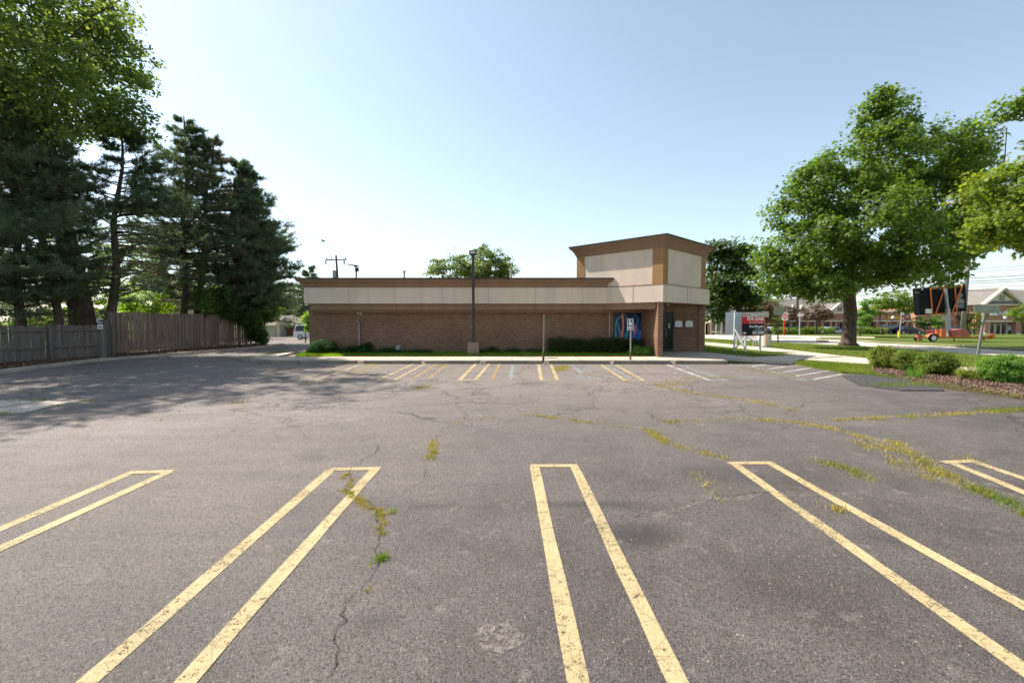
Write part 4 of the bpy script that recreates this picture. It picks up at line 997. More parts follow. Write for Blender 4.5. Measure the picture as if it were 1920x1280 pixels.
# ================================================================== street signs on the right
def post_sign(name, label, cat, px, pybase, gz, pole_top, panels, pole='greengrey', pw=.06, yaw=0, lean=0, Y=None, group=None):
    p = G(px, pybase, gz) if Y is None else A(px, 600, Y); y = p.y; z = gz+hz(p.x, y)
    t = thing(name, label, cat, (p.x, y, z), 0, group)
    tp = A(pole_top[0], pole_top[1], y)
    m_ = MB(); m_.beam((0, 0, -.1), (tp.x-p.x, 0, tp.z-z), pw, pw); m_.build('pole', M[pole], t)
    for (x0, y0, x1, y1, mat, nm) in panels:
        a = A(x0, y0, y); b = A(x1, y1, y)
        m_ = MB(); m_.box(a.x-p.x, b.x-p.x, -.05-pw/2, -.03-pw/2, b.z-z, a.z-z); o = m_.build(nm, M[mat], t, bevel=.004)
    return t, p, y, z
post_sign('road_sign', 'back of a wide grey road sign on a dark pole right of the litter bin', 'sign', 1458.8, 641.5, .06, (1458.5, 575), [(1450.6, 574, 1468, 590.5, 'signgrey', 'sign_panel')], 'darkmetal', .08)
post_sign('bus_stop_sign', 'small cream bus stop sign just above the right corner of the for lease board', 'sign', 1434.2, 648, .06, (1434, 583.5), [(1429.5, 584, 1440.5, 594.5, 'offwhite', 'sign_panel')], 'greengrey', .06)
# do not enter
t, p, y, z = post_sign('do_not_enter_sign', 'red round DO NOT ENTER sign on a white square with red post', 'sign', 1469.5, 628, .04, (1470.5, 600), [(1465.8, 586.5, 1477, 600, 'signwhite', 'sign_panel')], 'signred', .1)
c = A(1471.4, 593.2, y); m_ = MB(); m_.tube([(c.x-p.x, -.105, c.z-z), (c.x-p.x, -.12, c.z-z)], 5.2/F*y, 24); dsk = m_.build('disc', M['signred'], t)
r = 5.2/F*y; m_ = MB(); m_.box(c.x-p.x-r*.78, c.x-p.x+r*.78, -.128, -.1205, c.z-z-r*.13, c.z-z+r*.13); m_.build('bar', M['signwhite'], dsk)
text('DO NOT', .17, M['signwhite'], dsk, facing(c.x-p.x, -.1225, c.z-z+r*.45), bold=.004); text('ENTER', .17, M['signwhite'], dsk, facing(c.x-p.x, -.1225, c.z-z-r*.48), bold=.004)
post_sign('street_name_sign', 'thin pale pole with two small white street name plates beside the wooden utility pole', 'sign', 1499, 630, .04, (1500, 586), [(1495, 588, 1501, 593.5, 'signwhite', 'name_plate'), (1501.4, 588.2, 1506.3, 592.6, 'signwhite', 'name_plate')], 'galv', .09)
t, p, y, z = post_sign('warning_sign', 'narrow white sign with two red triangles on a leaning pole before the dark cars', 'sign', 1685.8, 632, .06, (1691, 587), [(1688, 585.5, 1693.4, 605, 'signwhite', 'sign_panel')], 'galv', .09)
for (x0, y0, x1, y1) in ((1688.3, 589, 1693.2, 595.5), (1688.2, 598, 1693, 604.5)):
    a = A(x0, y0, y); b = A(x1, y1, y); m_ = MB(); m_.prism_y([(a.x-p.x, a.z-z), (b.x-p.x, a.z-z), ((a.x+b.x)/2-p.x, b.z-z)] if y0 > 590+5 else [(a.x-p.x, b.z-z), (b.x-p.x, b.z-z), (b.x-p.x, (a.z+b.z)/2-z), ((a.x+b.x)/2-p.x, a.z-z)], -.11, -.1)
    m_.build('red_mark', M['signred'], t)
m_ = MB(); m_.box(-.09, .09, -.09, .09, 0, .65); m_.build('yellow_sleeve', M['signyellow'], t)
# stop sign seen from the back
p = A(1769, 600, 52); z = hz(p.x, 52)
t = thing('stop_sign', 'grey back of an octagonal stop sign on a dark post behind the trailer', 'sign', (p.x, 52, z))
c = A(1769, 597, 52); r = 4.9/F*52
m_ = MB(); m_.prism_y([(r*math.cos(R(22.5+45*k)), c.z-z+r*math.sin(R(22.5+45*k))) for k in range(8)], -.05, -.03); m_.build('sign_panel', M['signgrey'], t)
m_ = MB(); m_.box(-.04, .04, -.02, .04, 0, c.z-z); m_.build('post', M['darkmetal'], t)
# tilted street sign pole near the bushes
p = G(1832.5, 665.5, .07); y = p.y
t = thing('leaning_sign_pole', 'leaning grey steel pole with wide pale green sign back beside the side street', 'sign', (p.x, y, .07))
tp = A(1848.5, 573, y); m_ = MB(); m_.beam((0, 0, -.1), (tp.x-p.x, 0, tp.z-.07), .1, .09); m_.build('pole', simple('pole_grey', (.16, .18, .17), .6, .3), t)
a = A(1823, 572.5, y); b = A(1871, 586.5, y); m_ = MB(); m_.box(a.x-p.x, b.x-p.x, -.09, -.07, b.z-.07, a.z-.07, Matrix.Rotation(R(.5), 4, 'Y'))
m_.build('sign_panel', simple('green_sign_back', (.27, .31, .24), .5, .2, .2), t)

# ================================================================== message board trailer
TY = 41.0
o0 = A(1795, 640, TY); gz_ = .06
t = thing('message_board_trailer', 'orange towed trailer carrying a large black message board on a steel mast', 'trailer', (o0.x, TY, gz_))
def T(px, py, dy=0): v = A(px, py, TY+dy); return Vector((v.x-o0.x, dy, v.z-gz_))
fr = MB(); fr.beam(T(1722, 632), T(1860, 632), .14, .12); fr.beam(T(1722, 632, 1.3), T(1812, 632, 1.3), .14, .12)
for px in (1722, 1760, 1790, 1812): fr.beam(T(px, 632), T(px, 632, 1.3), .1, .1)
fr.beam(T(1812, 632, 1.3), T(1850, 632, .1), .12, .1)
fr.build('chassis', M['orange'], t)
m_ = MB(); 
for a, b in ((1722, 639), (1789, 642), (1844, 638)): m_.beam(T(a, 630, -.08), T(a, b, -.08), .08, .08)
m_.beam(T(1718, 630), T(1727, 630), .35, .16); m_.build('outrigger', M['orange2'], t)
m_ = MB(); m_.beam(T(1853, 634), T(1862, 626), .18, .2); m_.beam(T(1856, 632), T(1861, 630), .4, .3); m_.beam(T(1845, 631), T(1846, 639), .08, .08); m_.build('hitch', M['orange'], t)
cw = T(1749, 634, -.12); rw = .33
def wheel(parent, c, r, w_, mats=('rubber', 'galv')):
    m_ = MB(); m_.tube([(c[0], c[1]-w_/2, c[2]), (c[0], c[1]+w_/2, c[2])], r, 24); o = m_.build('wheel', M[mats[0]], parent, bevel=.0)
    m_ = MB(); m_.tube([(c[0], c[1]-w_/2-.015, c[2]), (c[0], c[1]-w_/2+.01, c[2])], r*.66, 18); m_.build('rim', M[mats[1]], o); return o
cw.z = .33; wheel(t, cw, .34, .2, ('rubber', 'signwhite')); wheel(t, (cw.x, 1.4, .33), .34, .2, ('rubber', 'signwhite'))
m_ = MB()
arc = [(cw.x+.55*math.cos(R(a)), cw.z+.42*math.sin(R(a))+.03) for a in (5, 30, 55, 90, 125, 150, 175)]; inn = [(cw.x+.48*math.cos(R(a)), cw.z+.37*math.sin(R(a))+.03) for a in (175, 150, 125, 90, 55, 30, 5)]
m_.prism_y(arc+inn, cw.y-.14, cw.y+.16); m_.build('mudguard', M['orange2'], t)
a = T(1788, 618.5); b = T(1821, 630.5); m_ = MB(); m_.add([(a.x-.1, .1, a.z-.05), (b.x-.35, .1, a.z+.08), (b.x, .1, b.z+.22), (b.x, .1, b.z), (a.x, .1, b.z), (a.x-.1, 1.2, a.z-.05), (b.x-.35, 1.2, a.z+.08), (b.x, 1.2, b.z+.22), (b.x, 1.2, b.z), (a.x, 1.2, b.z)],
   [(0, 1, 2, 3, 4), (9, 8, 7, 6, 5), (0, 5, 6, 1), (1, 6, 7, 2), (2, 7, 8, 3), (3, 8, 9, 4), (4, 9, 5, 0)]); m_.build('battery_box', M['orange2'], t, bevel=.02)
a = T(1765, 617); b = T(1774.5, 631); MB().box(a.x, b.x, .0, .6, b.z, a.z).build('controller_box', M['orange'], t, bevel=.02)
m_ = MB(); m_.beam(T(1779, 632, .45), T(1776.5, 578, .45), .26, .26); m_.beam(T(1776.5, 578, .45), T(1772.5, 540, .45), .17, .17); m_.build('mast', M['galv'], t)
# board: corners in px, thickness going back
tl, tr, br, bl = T(1722, 540.5, .75), T(1811, 533.5, .75), T(1812.5, 583, .75), T(1725.5, 590.5, .75)
bo = MB(); off = Vector((-.28, .32, 0)); c8 = [tl, tr, br, bl, tl+off, tr+off, br+off, bl+off]
bo.add(c8, [(0, 1, 2, 3), (7, 6, 5, 4), (0, 4, 5, 1), (1, 5, 6, 2), (2, 6, 7, 3), (3, 7, 4, 0)]); brd = bo.build('message_board', M['board'], t, bevel=.015)
om = MB()
def L2(a, b, w_=.11, dy=.68): om.beam(T(a[0], a[1], dy), T(b[0], b[1], dy), .06, w_)
L2((1745, 541), (1804, 535.5)); L2((1744.5, 541), (1748, 588)); L2((1790, 538), (1794, 585)); L2((1772, 538), (1754, 589), .1, .6); L2((1804.5, 535), (1786, 585), .1, .6); L2((1746, 589.5), (1794, 585.5)); 
om.build('board_frame', M['orange'], t)
m_ = MB(); a = T(1735.5, 579, .7); b = T(1747, 587.5, .7); m_.box(a.x, b.x, .66, .74, b.z, a.z); m_.build('white_box', M['signwhite'], brd)
c = T(1800.5, 554, .7); m_ = MB()
for (x0, z0), (x1, z1) in zip([(0, .26), (.24, 0), (0, -.26), (-.24, 0)], [(.24, 0), (0, -.26), (-.24, 0), (0, .26)]): m_.beam((c.x+x0, .735, c.z+z0), (c.x+x1, .735, c.z+z1), .01, .035)
m_.beam((c.x-.1, .735, c.z+.05), (c.x, .735, c.z-.08), .01, .03); m_.beam((c.x, .735, c.z-.08), (c.x+.12, .735, c.z+.1), .01, .03); m_.build('emblem', M['signwhite'], brd)
c = T(1802, 562.5, .7); text('TRAFFIC', .165, M['signwhite'], brd, facing(c.x, .738, c.z, -.0), bold=.006, sx=.95)
m_ = MB()
for k, py in enumerate((566, 568.6, 571.2, 573.8, 576.2)):
    a = T(1794.5, py, .7); b = T(1809.5-2*(k % 2), py-.4, .7); m_.beam((a.x, .738, a.z), (b.x, .738, b.z), .008, .03 if k else .05)
m_.build('small_print', M['signwhite'], brd)
m_ = MB(); c = T(1730, 541.8, .7); m_.tube([(c.x, .735, c.z), (c.x, .73, c.z)], .1, 12); m_.beam(T(1716, 548, .7), T(1724, 548.5, .7), .02, .03); m_.build('white_mark', M['signwhite'], brd)

# ================================================================== utility poles, wires, far lamp
def upole(label, base, top, r, crossarms=(), xform=None):
    t = thing('utility_pole', label, 'utility pole', base)
    b = Vector(base); v = Vector(top)-b
    m_ = MB(); m_.tube([(0, 0, -.3), v], [r, r*.7], 10); m_.build('pole', M['twig'] if r < .25 else M['bark2'], t, smooth=True)
    for (dz, half, ang) in crossarms:
        c = v*(1-dz/v.z); dx = Vector((math.cos(ang), math.sin(ang), 0))*half
        m_ = MB(); m_.beam(c-dx, c+dx, .12, .14); ca = m_.build('crossarm', M['twig'], t)
        for s in (-.92, -.45, .9):
            q_ = c+dx*s; m_ = MB(); m_.tube([q_+Vector((0, 0, .05)), q_+Vector((0, 0, .3))], [.05, .07], 8); m_.build('insulator', M['pipe'], ca)
    return t
P1 = A(634, 521, 60); P1t = A(630, 479, 60)
base1 = (P1.x+.35, 60, hz(P1.x, 60))
t = upole('wooden utility pole with crossarm and transformer rising behind the left end of the low roof', base1, P1t, .18, [(.55, 1.45, R(-8))])
v = Vector((P1t.x-base1[0], 0, P1t.z-base1[2])); c = v*(1-2.4/v.z)
m_ = MB(); m_.tube([(c.x-.35, -.1, c.z-.55), (c.x-.35, -.1, c.z+.45)], .24, 14); m_.build('transformer', M['galv'], t, smooth=False)
for s in (-.9, .75): MB().tube([(v.x+1.45*s, -.1, v.z-.65), (v.x+1.45*s, -.1, v.z-1.15)], .09, 8).build('fuse_holder', M['darkmetal'], t)
t2 = upole('brown wooden utility pole standing left of the large maple trunk beside the street', (A(1494.6, 600, 93).x, 93, -.95), (A(1495, 560, 93).x, 93, 11.5), .27, [(.5, 1.2, R(0))])
t3 = thing('utility_pole', 'smooth pale grey utility pole behind the message board trailer', 'utility pole', (58.4, 59, 0))
m_ = MB(); m_.tube([(0, 0, -.3), (.5, 0, 13.5)], [.27, .19], 12); m_.build('pole', simple('concrete_pole', (.27, .24, .22), .8), t3, smooth=True)
m_ = MB(); m_.beam((-.9, 0, 12.6), (1.7, 0, 12.7), .1, .12); m_.beam((-.6, 0, 10.1), (.4, 0, 10.1), .06, .06); m_.build('crossarm', M['galv'], t3)
def wire(pts, r, label, grp):
    m_ = MB(); P_ = []
    for a, b in zip(pts[:-1], pts[1:]):
        a = Vector(a); b = Vector(b); n = 14; sag = (b-a).length*.012
        for i in range(n): q_ = a.lerp(b, i/n); q_.z -= sag*4*(i/n)*(1-i/n); P_.append(q_)
    P_.append(Vector(pts[-1])); m_.tube(P_, r, 5)
    o = m_.build('overhead_wire', M['wire']); return tag(o, label, 'wire', grp)
for k, (zz, rr, dx, lb) in enumerate(((8.45, .03, .3, 'thin topmost wire'), (8.1, .03, .6, 'second wire from the top'), (7.35, .055, .0, 'upper thick cable'), (6.95, .055, .1, 'second thick cable'), (6.7, .05, .1, 'third cable close below the second thick one'), (6.2, .03, .4, 'thin lower wire'), (5.75, .05, .2, 'lowest thick cable'))):
    wire([(58+dx, 30, zz), (58.2+dx, 59, zz), (58+dx, 93, zz-.6), (58+dx, 125, zz-.6)], rr*.62, lb+' strung along the street above the message board', 'wires along the street')
hp_ = A(440, 345, 36)
upole('slender utility pole almost hidden among the right hand pines behind the board fence', (hp_.x, 36, 0), (hp_.x, 36, hp_.z+.3), .13, [(.5, 1.2, R(-8))])
for k, (dx, px, lb) in enumerate(((-1.3, 0, 'left'), (-.65, 0, 'middle'), (1.3, 0, 'right'))):
    wire([(P1t.x+dx, 60, P1t.z-.25), (hp_.x+dx*.8, 36, hp_.z)], .016, lb+' thin power wire sloping up from the crossarm behind the roof to the pines', 'power wires at the left')
wire([tuple(A(452, 500, 46)), tuple(A(650, 553, 62))], .03, 'thick low cable running from the vine covered pines down behind the roof', 'power wires at the left')
p = A(668, 521, 52); z = hz(p.x, 52); tp = A(668, 500, 52)
t = thing('lamp_post', 'dark pole with a flat lamp arm pointing left, behind the low roof', 'lamp post', (p.x, 52, z))
MB().tube([(0, 0, 0), (0, 0, tp.z-z)], .09, 8).build('pole', M['darkmetal'], t)
m_ = MB(); m_.beam((.2, 0, tp.z-z+.1), (-.9, 0, tp.z-z+.25), .3, .1); m_.box(-.1, .28, -.1, .1, tp.z-z-.55, tp.z-z-.1); m_.box(-.25, .3, -.08, .08, tp.z-z, tp.z-z+.1); m_.build('lamp_head', M['darkmetal'], t)
# bird
p = A(606, 452, 40); t = MB()
t.tube([(-.16, 0, 0), (-.05, 0, .01), (.08, 0, .02), (.15, 0, .03), (.2, 0, .03)], [.012, .045, .05, .03, .008], 8)
t.add([(-.05, 0, .02), (.08, 0, .03), (-.0, -.25, .12), (-.1, -.3, .1)], [(0, 1, 2, 3)]); t.add([(-.05, 0, .02), (.08, 0, .03), (.0, .25, -.02), (-.1, .3, -.04)], [(0, 1, 2, 3)])
o = t.build('bird', M['wire']); o.location = p; tag(o, 'small dark bird flying in the pale sky above the low roof', 'bird')

# ================================================================== cars
def car(name, label, cat, px, Y, paint, yaw, L=4.6, H=1.45, Wd=1.8, suv=False, group='cars at the shops', z=None):
    x = (px-960)/F*Y; z = hz(x, Y)+.03 if z is None else z
    t = thing(name, label, cat, (x, Y, z), yaw, group)
    h = H; bz = .28; belt = h*.56 if not suv else h*.55
    if suv: low = [(-L/2, .42), (-L/2-.0, belt-.05), (-L/2+.08, belt), (L/2-.95, belt-.0), (L/2-.1, belt-.18), (L/2, belt-.4), (L/2, .35), (L/2-.1, bz), (-L/2+.1, bz)]
    else: low = [(-L/2, .45), (-L/2+.05, belt-.02), (-L/2+.8, belt+.02), (L/2-1.2, belt), (L/2-.15, belt-.2), (L/2, belt-.35), (L/2, .35), (L/2-.1, bz), (-L/2+.1, bz)]
    m_ = MB(); m_.prism_y(low, -Wd/2, Wd/2); body = m_.build('body', M[paint], t, bevel=.04)
    cab = [(-L/2+.1, belt), (-L/2+.28, h-.06), (-L/2+.6, h), (L*.12, h), (L*.16, h-.05), (L*.30, belt)] if suv else [(-L/2+.75, belt), (-L/2+1.35, h-.05), (-L/2+1.7, h), (L*.06, h), (L*.12, h-.05), (L*.30, belt)]
    m_ = MB(); n = len(cab); tw_ = .16
    vs = [Vector((x_, s*(Wd/2-.03-tw_*(z_-belt)/(h-belt)), z_-.01)) for s in (-1, 1) for x_, z_ in cab]
    m_.add(vs, [tuple(range(n)), tuple(range(2*n-1, n-1, -1))]+[((i+1) % n, i, n+i, n+(i+1) % n) for i in range(n)])
    m_.build('cabin', M[paint], t, bevel=.025)
    # side glass + rear/wind screens
    x0, x1 = cab[0][0]+.12, cab[-1][0]-.22; gm = MB()
    zt_ = h-.12; tx0, tx1 = (cab[1][0]+.1, cab[-2][0]-.08)
    for s in (-1, 1):
        yb = s*(Wd/2-.03+.006); yt = s*(Wd/2-.03-tw_*(zt_-belt)/(h-belt)+.006)
        gm.add([(x0, yb, belt+.04), (x1, yb, belt+.04), (tx1, yt, zt_), (tx0, yt, zt_)], [(0, 1, 2, 3)])
    for (xa, za), (xb, zb_) in ((cab[0], cab[1]), (cab[-1], cab[-2])):
        e = .012 if xa > 0 else -.012
        gm.add([(xa*.9+xb*.1+e, -Wd/2+.14, za*.9+zb_*.1), (xa*.9+xb*.1+e, Wd/2-.14, za*.9+zb_*.1), (xb+e, Wd/2-.24, zb_-.03), (xb+e, -Wd/2+.24, zb_-.03)], [(0, 1, 2, 3)])
    gm.build('windows', M['glass'], t)
    for sx in (-1, 1):
        for s in (-1, 1):
            wheel(t, (sx*(L/2-.85), s*(Wd/2-.09), .33), .33, .22, ('rubber', 'carsilver')) if s < 0 else wheel(t, (sx*(L/2-.85), s*(Wd/2-.09), .33), .33, .22)
    for s in (-1, 1):
        if suv: MB().box(-L/2-.02, -L/2+.06, s*Wd/2-.16*(s > 0), s*Wd/2+.16*(s < 0)+.0, belt-.25, belt+.3).build('tail_lamp', M['lampred'], t)
        else: MB().box(-L/2-.01, -L/2+.1, s*(Wd/2-.3), s*(Wd/2+.004), belt-.22, belt-.06).build('tail_lamp', M['lampred'], t)
        MB().box(L/2-.1, L/2+.01, s*(Wd/2-.35), s*(Wd/2+.004), belt-.36, belt-.22).build('headlight', M['signwhite'], t)
    return t
Ys = 59
xs_ = A(556, 600, Ys).x
car('parked_car', 'white sport utility vehicle half hidden behind the left corner of the brick building', 'car', 960+F*(xs_+2.6)/Ys, Ys, 'carwhite', R(6), 5.2, 1.9, 2.0, True, None)
for px, Y, pt, lb, suv, yw in ((1452, 88, 'carsilver', 'silver car seen over the hedge right of the litter bin', False, 8), (1482, 89, 'carblue', 'dark blue car by the hedge behind the do not enter sign', False, 5), (1560, 88, 'carsilver', 'silver grey car over the hedge between plum tree and maple trunk', False, 0),
   (1612, 88, 'carsilver', 'pale car roof over the hedge right of the maple trunk', False, 0), (1671, 84, 'cardark', 'dark sport utility vehicle showing a red tail lamp before the shops', True, 18), (1700, 83, 'cardark', 'low black car right of the dark utility vehicle', False, 3),
   (1766, 86, 'carred', 'maroon car behind the message board trailer', False, 10), (1800, 89, 'cardark', 'dark car parked behind the trailer battery box', False, 4)):
    car('parked_car', lb, 'car', px, Y, pt, R(yw), 4.7, 1.8 if suv else 1.45, 1.85, suv)

# ================================================================== SHOPS ACROSS THE STREET
def hbox(mb, px0, px1, y0, y1, Y, dep, ex=0):
    a = A(px0, y0, Y); b = A(px1, y1, Y); mb.box(a.x, b.x, Y-ex, Y+dep, b.z, a.z); return mb
def shops():
    YS = 97
    t = thing('shopping_plaza', 'long brick row of shops with cream gables and yellow lettering across the street', 'shops', (A(1580, 600, YS).x, YS, -.95))
    inv = Matrix.Translation(-t.location)
    def pt(mb, name, mat, parent=None, **k):
        o = mb.build(name, mat, parent or t, **k)
        if parent is None: o.matrix_parent_inverse = inv
        return o
    a = A(1400, 586, YS); b = A(1730, 626, YS)
    pt(MB().box(a.x, b.x, YS, YS+14, -1.1, a.z), 'wall', M['mbrick'])
    hbox(m := MB(), 1600, 1732, 582.5, 586, YS, .6, .35); pt(m, 'parapet_trim', M['cream'])
    # sloped roof of the left part
    e0 = A(1400, 587, YS-.5); e1 = A(1600, 587, YS-.5); m = MB()
    m.add([(e0.x-30, YS-.5, e0.z), (e1.x, YS-.5, e0.z), (e1.x-3, YS+7, e0.z+3.4), (e0.x-30, YS+7, e0.z+3.4), (e1.x, YS+14, e0.z), (e0.x-30, YS+14, e0.z)], [(0, 1, 2, 3), (3, 2, 4, 5), (1, 4, 2), (0, 3, 5), (0, 5, 4, 1)])
    pt(m, 'roof', M['mshingle'])
    def gable(p0, p1, ppeak, ybase, ypeak, Y, ov, name='gable'):
        a = A(p0, ybase, Y); b = A(p1, ybase, Y); c = A(ppeak, ypeak, Y); m = MB()
        m.prism_y([(a.x, a.z), (b.x, a.z), (c.x, c.z)], Y, Y+.3); g_ = pt(m, name, M['cream'])
        m = MB(); m.beam((a.x-ov, Y-.15, a.z-.1), (c.x, Y-.15, c.z+.12), .5, .28); m.beam((b.x+ov, Y-.15, a.z-.1), (c.x, Y-.15, c.z+.12), .5, .28); m.beam((a.x-ov, Y-.15, a.z-.05), (b.x+ov, Y-.15, a.z-.05), .5, .25); m.build('gable_trim', M['cream'], g_)
        m = MB(); m.add([(a.x-ov, Y-.3, a.z), (c.x, Y-.3, c.z+.28), (c.x, Y+9, c.z+.28), (a.x-ov, Y+9, a.z), (b.x+ov, Y-.3, a.z), (b.x+ov, Y+9, a.z)], [(0, 1, 2, 3), (4, 5, 2, 1)]); m.build('gable_roof', M['mshingle'], g_)
        m = MB(); w_ = .45; zc = a.z+(c.z-a.z)*.42; m.box(c.x-w_, c.x+w_, Y-.04, Y, zc-w_, zc+w_); wn = m.build('gable_window', M['glass'], g_)
        m = MB()
        for q_ in ((-.55, -.45), (.45, .55), (-.03, .03)): m.box(c.x+q_[0], c.x+q_[1], Y-.07, Y-.035, zc-w_, zc+w_)
        for q_ in ((-.55, -.45), (.45, .55)): m.box(c.x-.55, c.x+.55, Y-.075, Y-.03, zc+q_[0], zc+q_[1])
        m.build('frame', M['cream'], wn); return g_
    gable(1555, 1593, 1574.5, 586.5, 569.5, YS-.4, .5)
    for pc in (1487, 1503.5): gable(pc-5, pc+5, pc, 583, 573, YS+2.2, .2, 'dormer')
    # shop fronts
    cols_ = [1447, 1462, 1478, 1492, 1509, 1523, 1536, 1552, 1562, 1579, 1600, 1620, 1638, 1655, 1676, 1694, 1716]
    for a, b in zip(cols_[:-1], cols_[1:]):
        m = MB(); hbox(m, a+2.5, b-1.5, 605, 624, YS, .05, .06); wn = pt(m, 'shop_window', M['glass'])
        m = MB(); n = 3
        for k in range(n+1): x = a+2.5+(b-4-a)*k/n; hbox(m, x-.25, x+.25, 605, 624, YS, 0, .12)
        hbox(m, a+2.5, b-1.5, 604.4, 605.2, YS, 0, .12); hbox(m, a+2.5, b-1.5, 620, 620.6, YS, 0, .12); m.build('frame', M['cream'] if a % 2 else M['galv'], wn)
        m = MB(); hbox(m, a-1, a+2, 602, 626, YS, .1, .9); pt(m, 'column', M['mbrick'])
        m = MB(); hbox(m, a-1.4, a+2.4, 621, 626.5, YS, .1, 1.0); pt(m, 'column_base', M['cream'])
    m = MB(); hbox(m, 1400, 1720, 600.8, 602.6, YS, .1, 1.1); pt(m, 'canopy', M['cream'])
    # lettering
    # shop signs too small to read in the photograph: raised strokes only
    for px0, px1, py, mat_, n_ in ((1663, 1684, 594.5, 'signyellow', 7), (1698, 1715, 592.5, 'signwhite', 6)):
        m = MB(); a = A(px0, py, YS); b = A(px1, py, YS); st = (b.x-a.x)/n_; zc = a.z
        pts = []
        for k in range(n_): pts += [(a.x+st*k, zc-.38), (a.x+st*(k+.35), zc+.38), (a.x+st*(k+.65), zc-.05 if k % 2 else zc-.38)]
        for p, q_ in zip(pts[:-1], pts[1:]): m.beam((p[0], YS-.3, p[1]), (q_[0], YS-.3, q_[1]), .06, .2)
        pt(m, 'shop_sign', M[mat_])
    # middle block with hipped roof and dormers
    a = A(1718, 573, YS-2); b = A(1850, 573, YS-2)
    m = MB(); m.box(a.x, b.x, YS-2, YS+14, -1.1, a.z-.0); pt(m, 'wall', M['mbrick'])
    e = a.z; m = MB(); m.add([(a.x-.3, YS-2.5, e), (b.x, YS-2.5, e), (b.x-1, YS+2.5, e+2.0), (a.x+2, YS+2.5, e+2.0), (b.x, YS+12, e), (a.x-.3, YS+12, e)], [(0, 1, 2, 3), (3, 2, 4, 5), (0, 3, 5), (1, 4, 2), (0, 5, 4, 1)]); pt(m, 'roof', M['mshingle'])
    m = MB(); m.box(A(1815, 558, YS+6).x, A(1852, 558, YS+6).x, YS+4, YS+10, e, A(1852, 556.5, YS+6).z); pt(m, 'roof_equipment', M['twig'])
    for pc in (1717, 1744, 1773, 1832): gable(pc-5, pc+5, pc, 571.5, 562, YS-1.6, .25, 'dormer')
    for k, pc in enumerate((1735, 1748, 1762, 1776, 1790, 1805, 1820, 1834)):
        m = MB(); hbox(m, pc-5, pc+5, 606, 625, YS-2, .0, .06); wn = pt(m, 'shop_window', M['glass'])
        m = MB()
        for x in (pc-5, pc-1.6, pc+1.6, pc+5): hbox(m, x-.25, x+.25, 606, 625, YS-2, 0, .12)
        m.build('frame', M['cream'], wn)
        m = MB(); hbox(m, pc+5.4, pc+7.6, 604, 627, YS-2, 0, .8); pt(m, 'column', M['mbrick'])
        m = MB(); hbox(m, pc+5, pc+8, 621, 627.5, YS-2, 0, .9); pt(m, 'column_base', M['cream'])
    return t
shops()
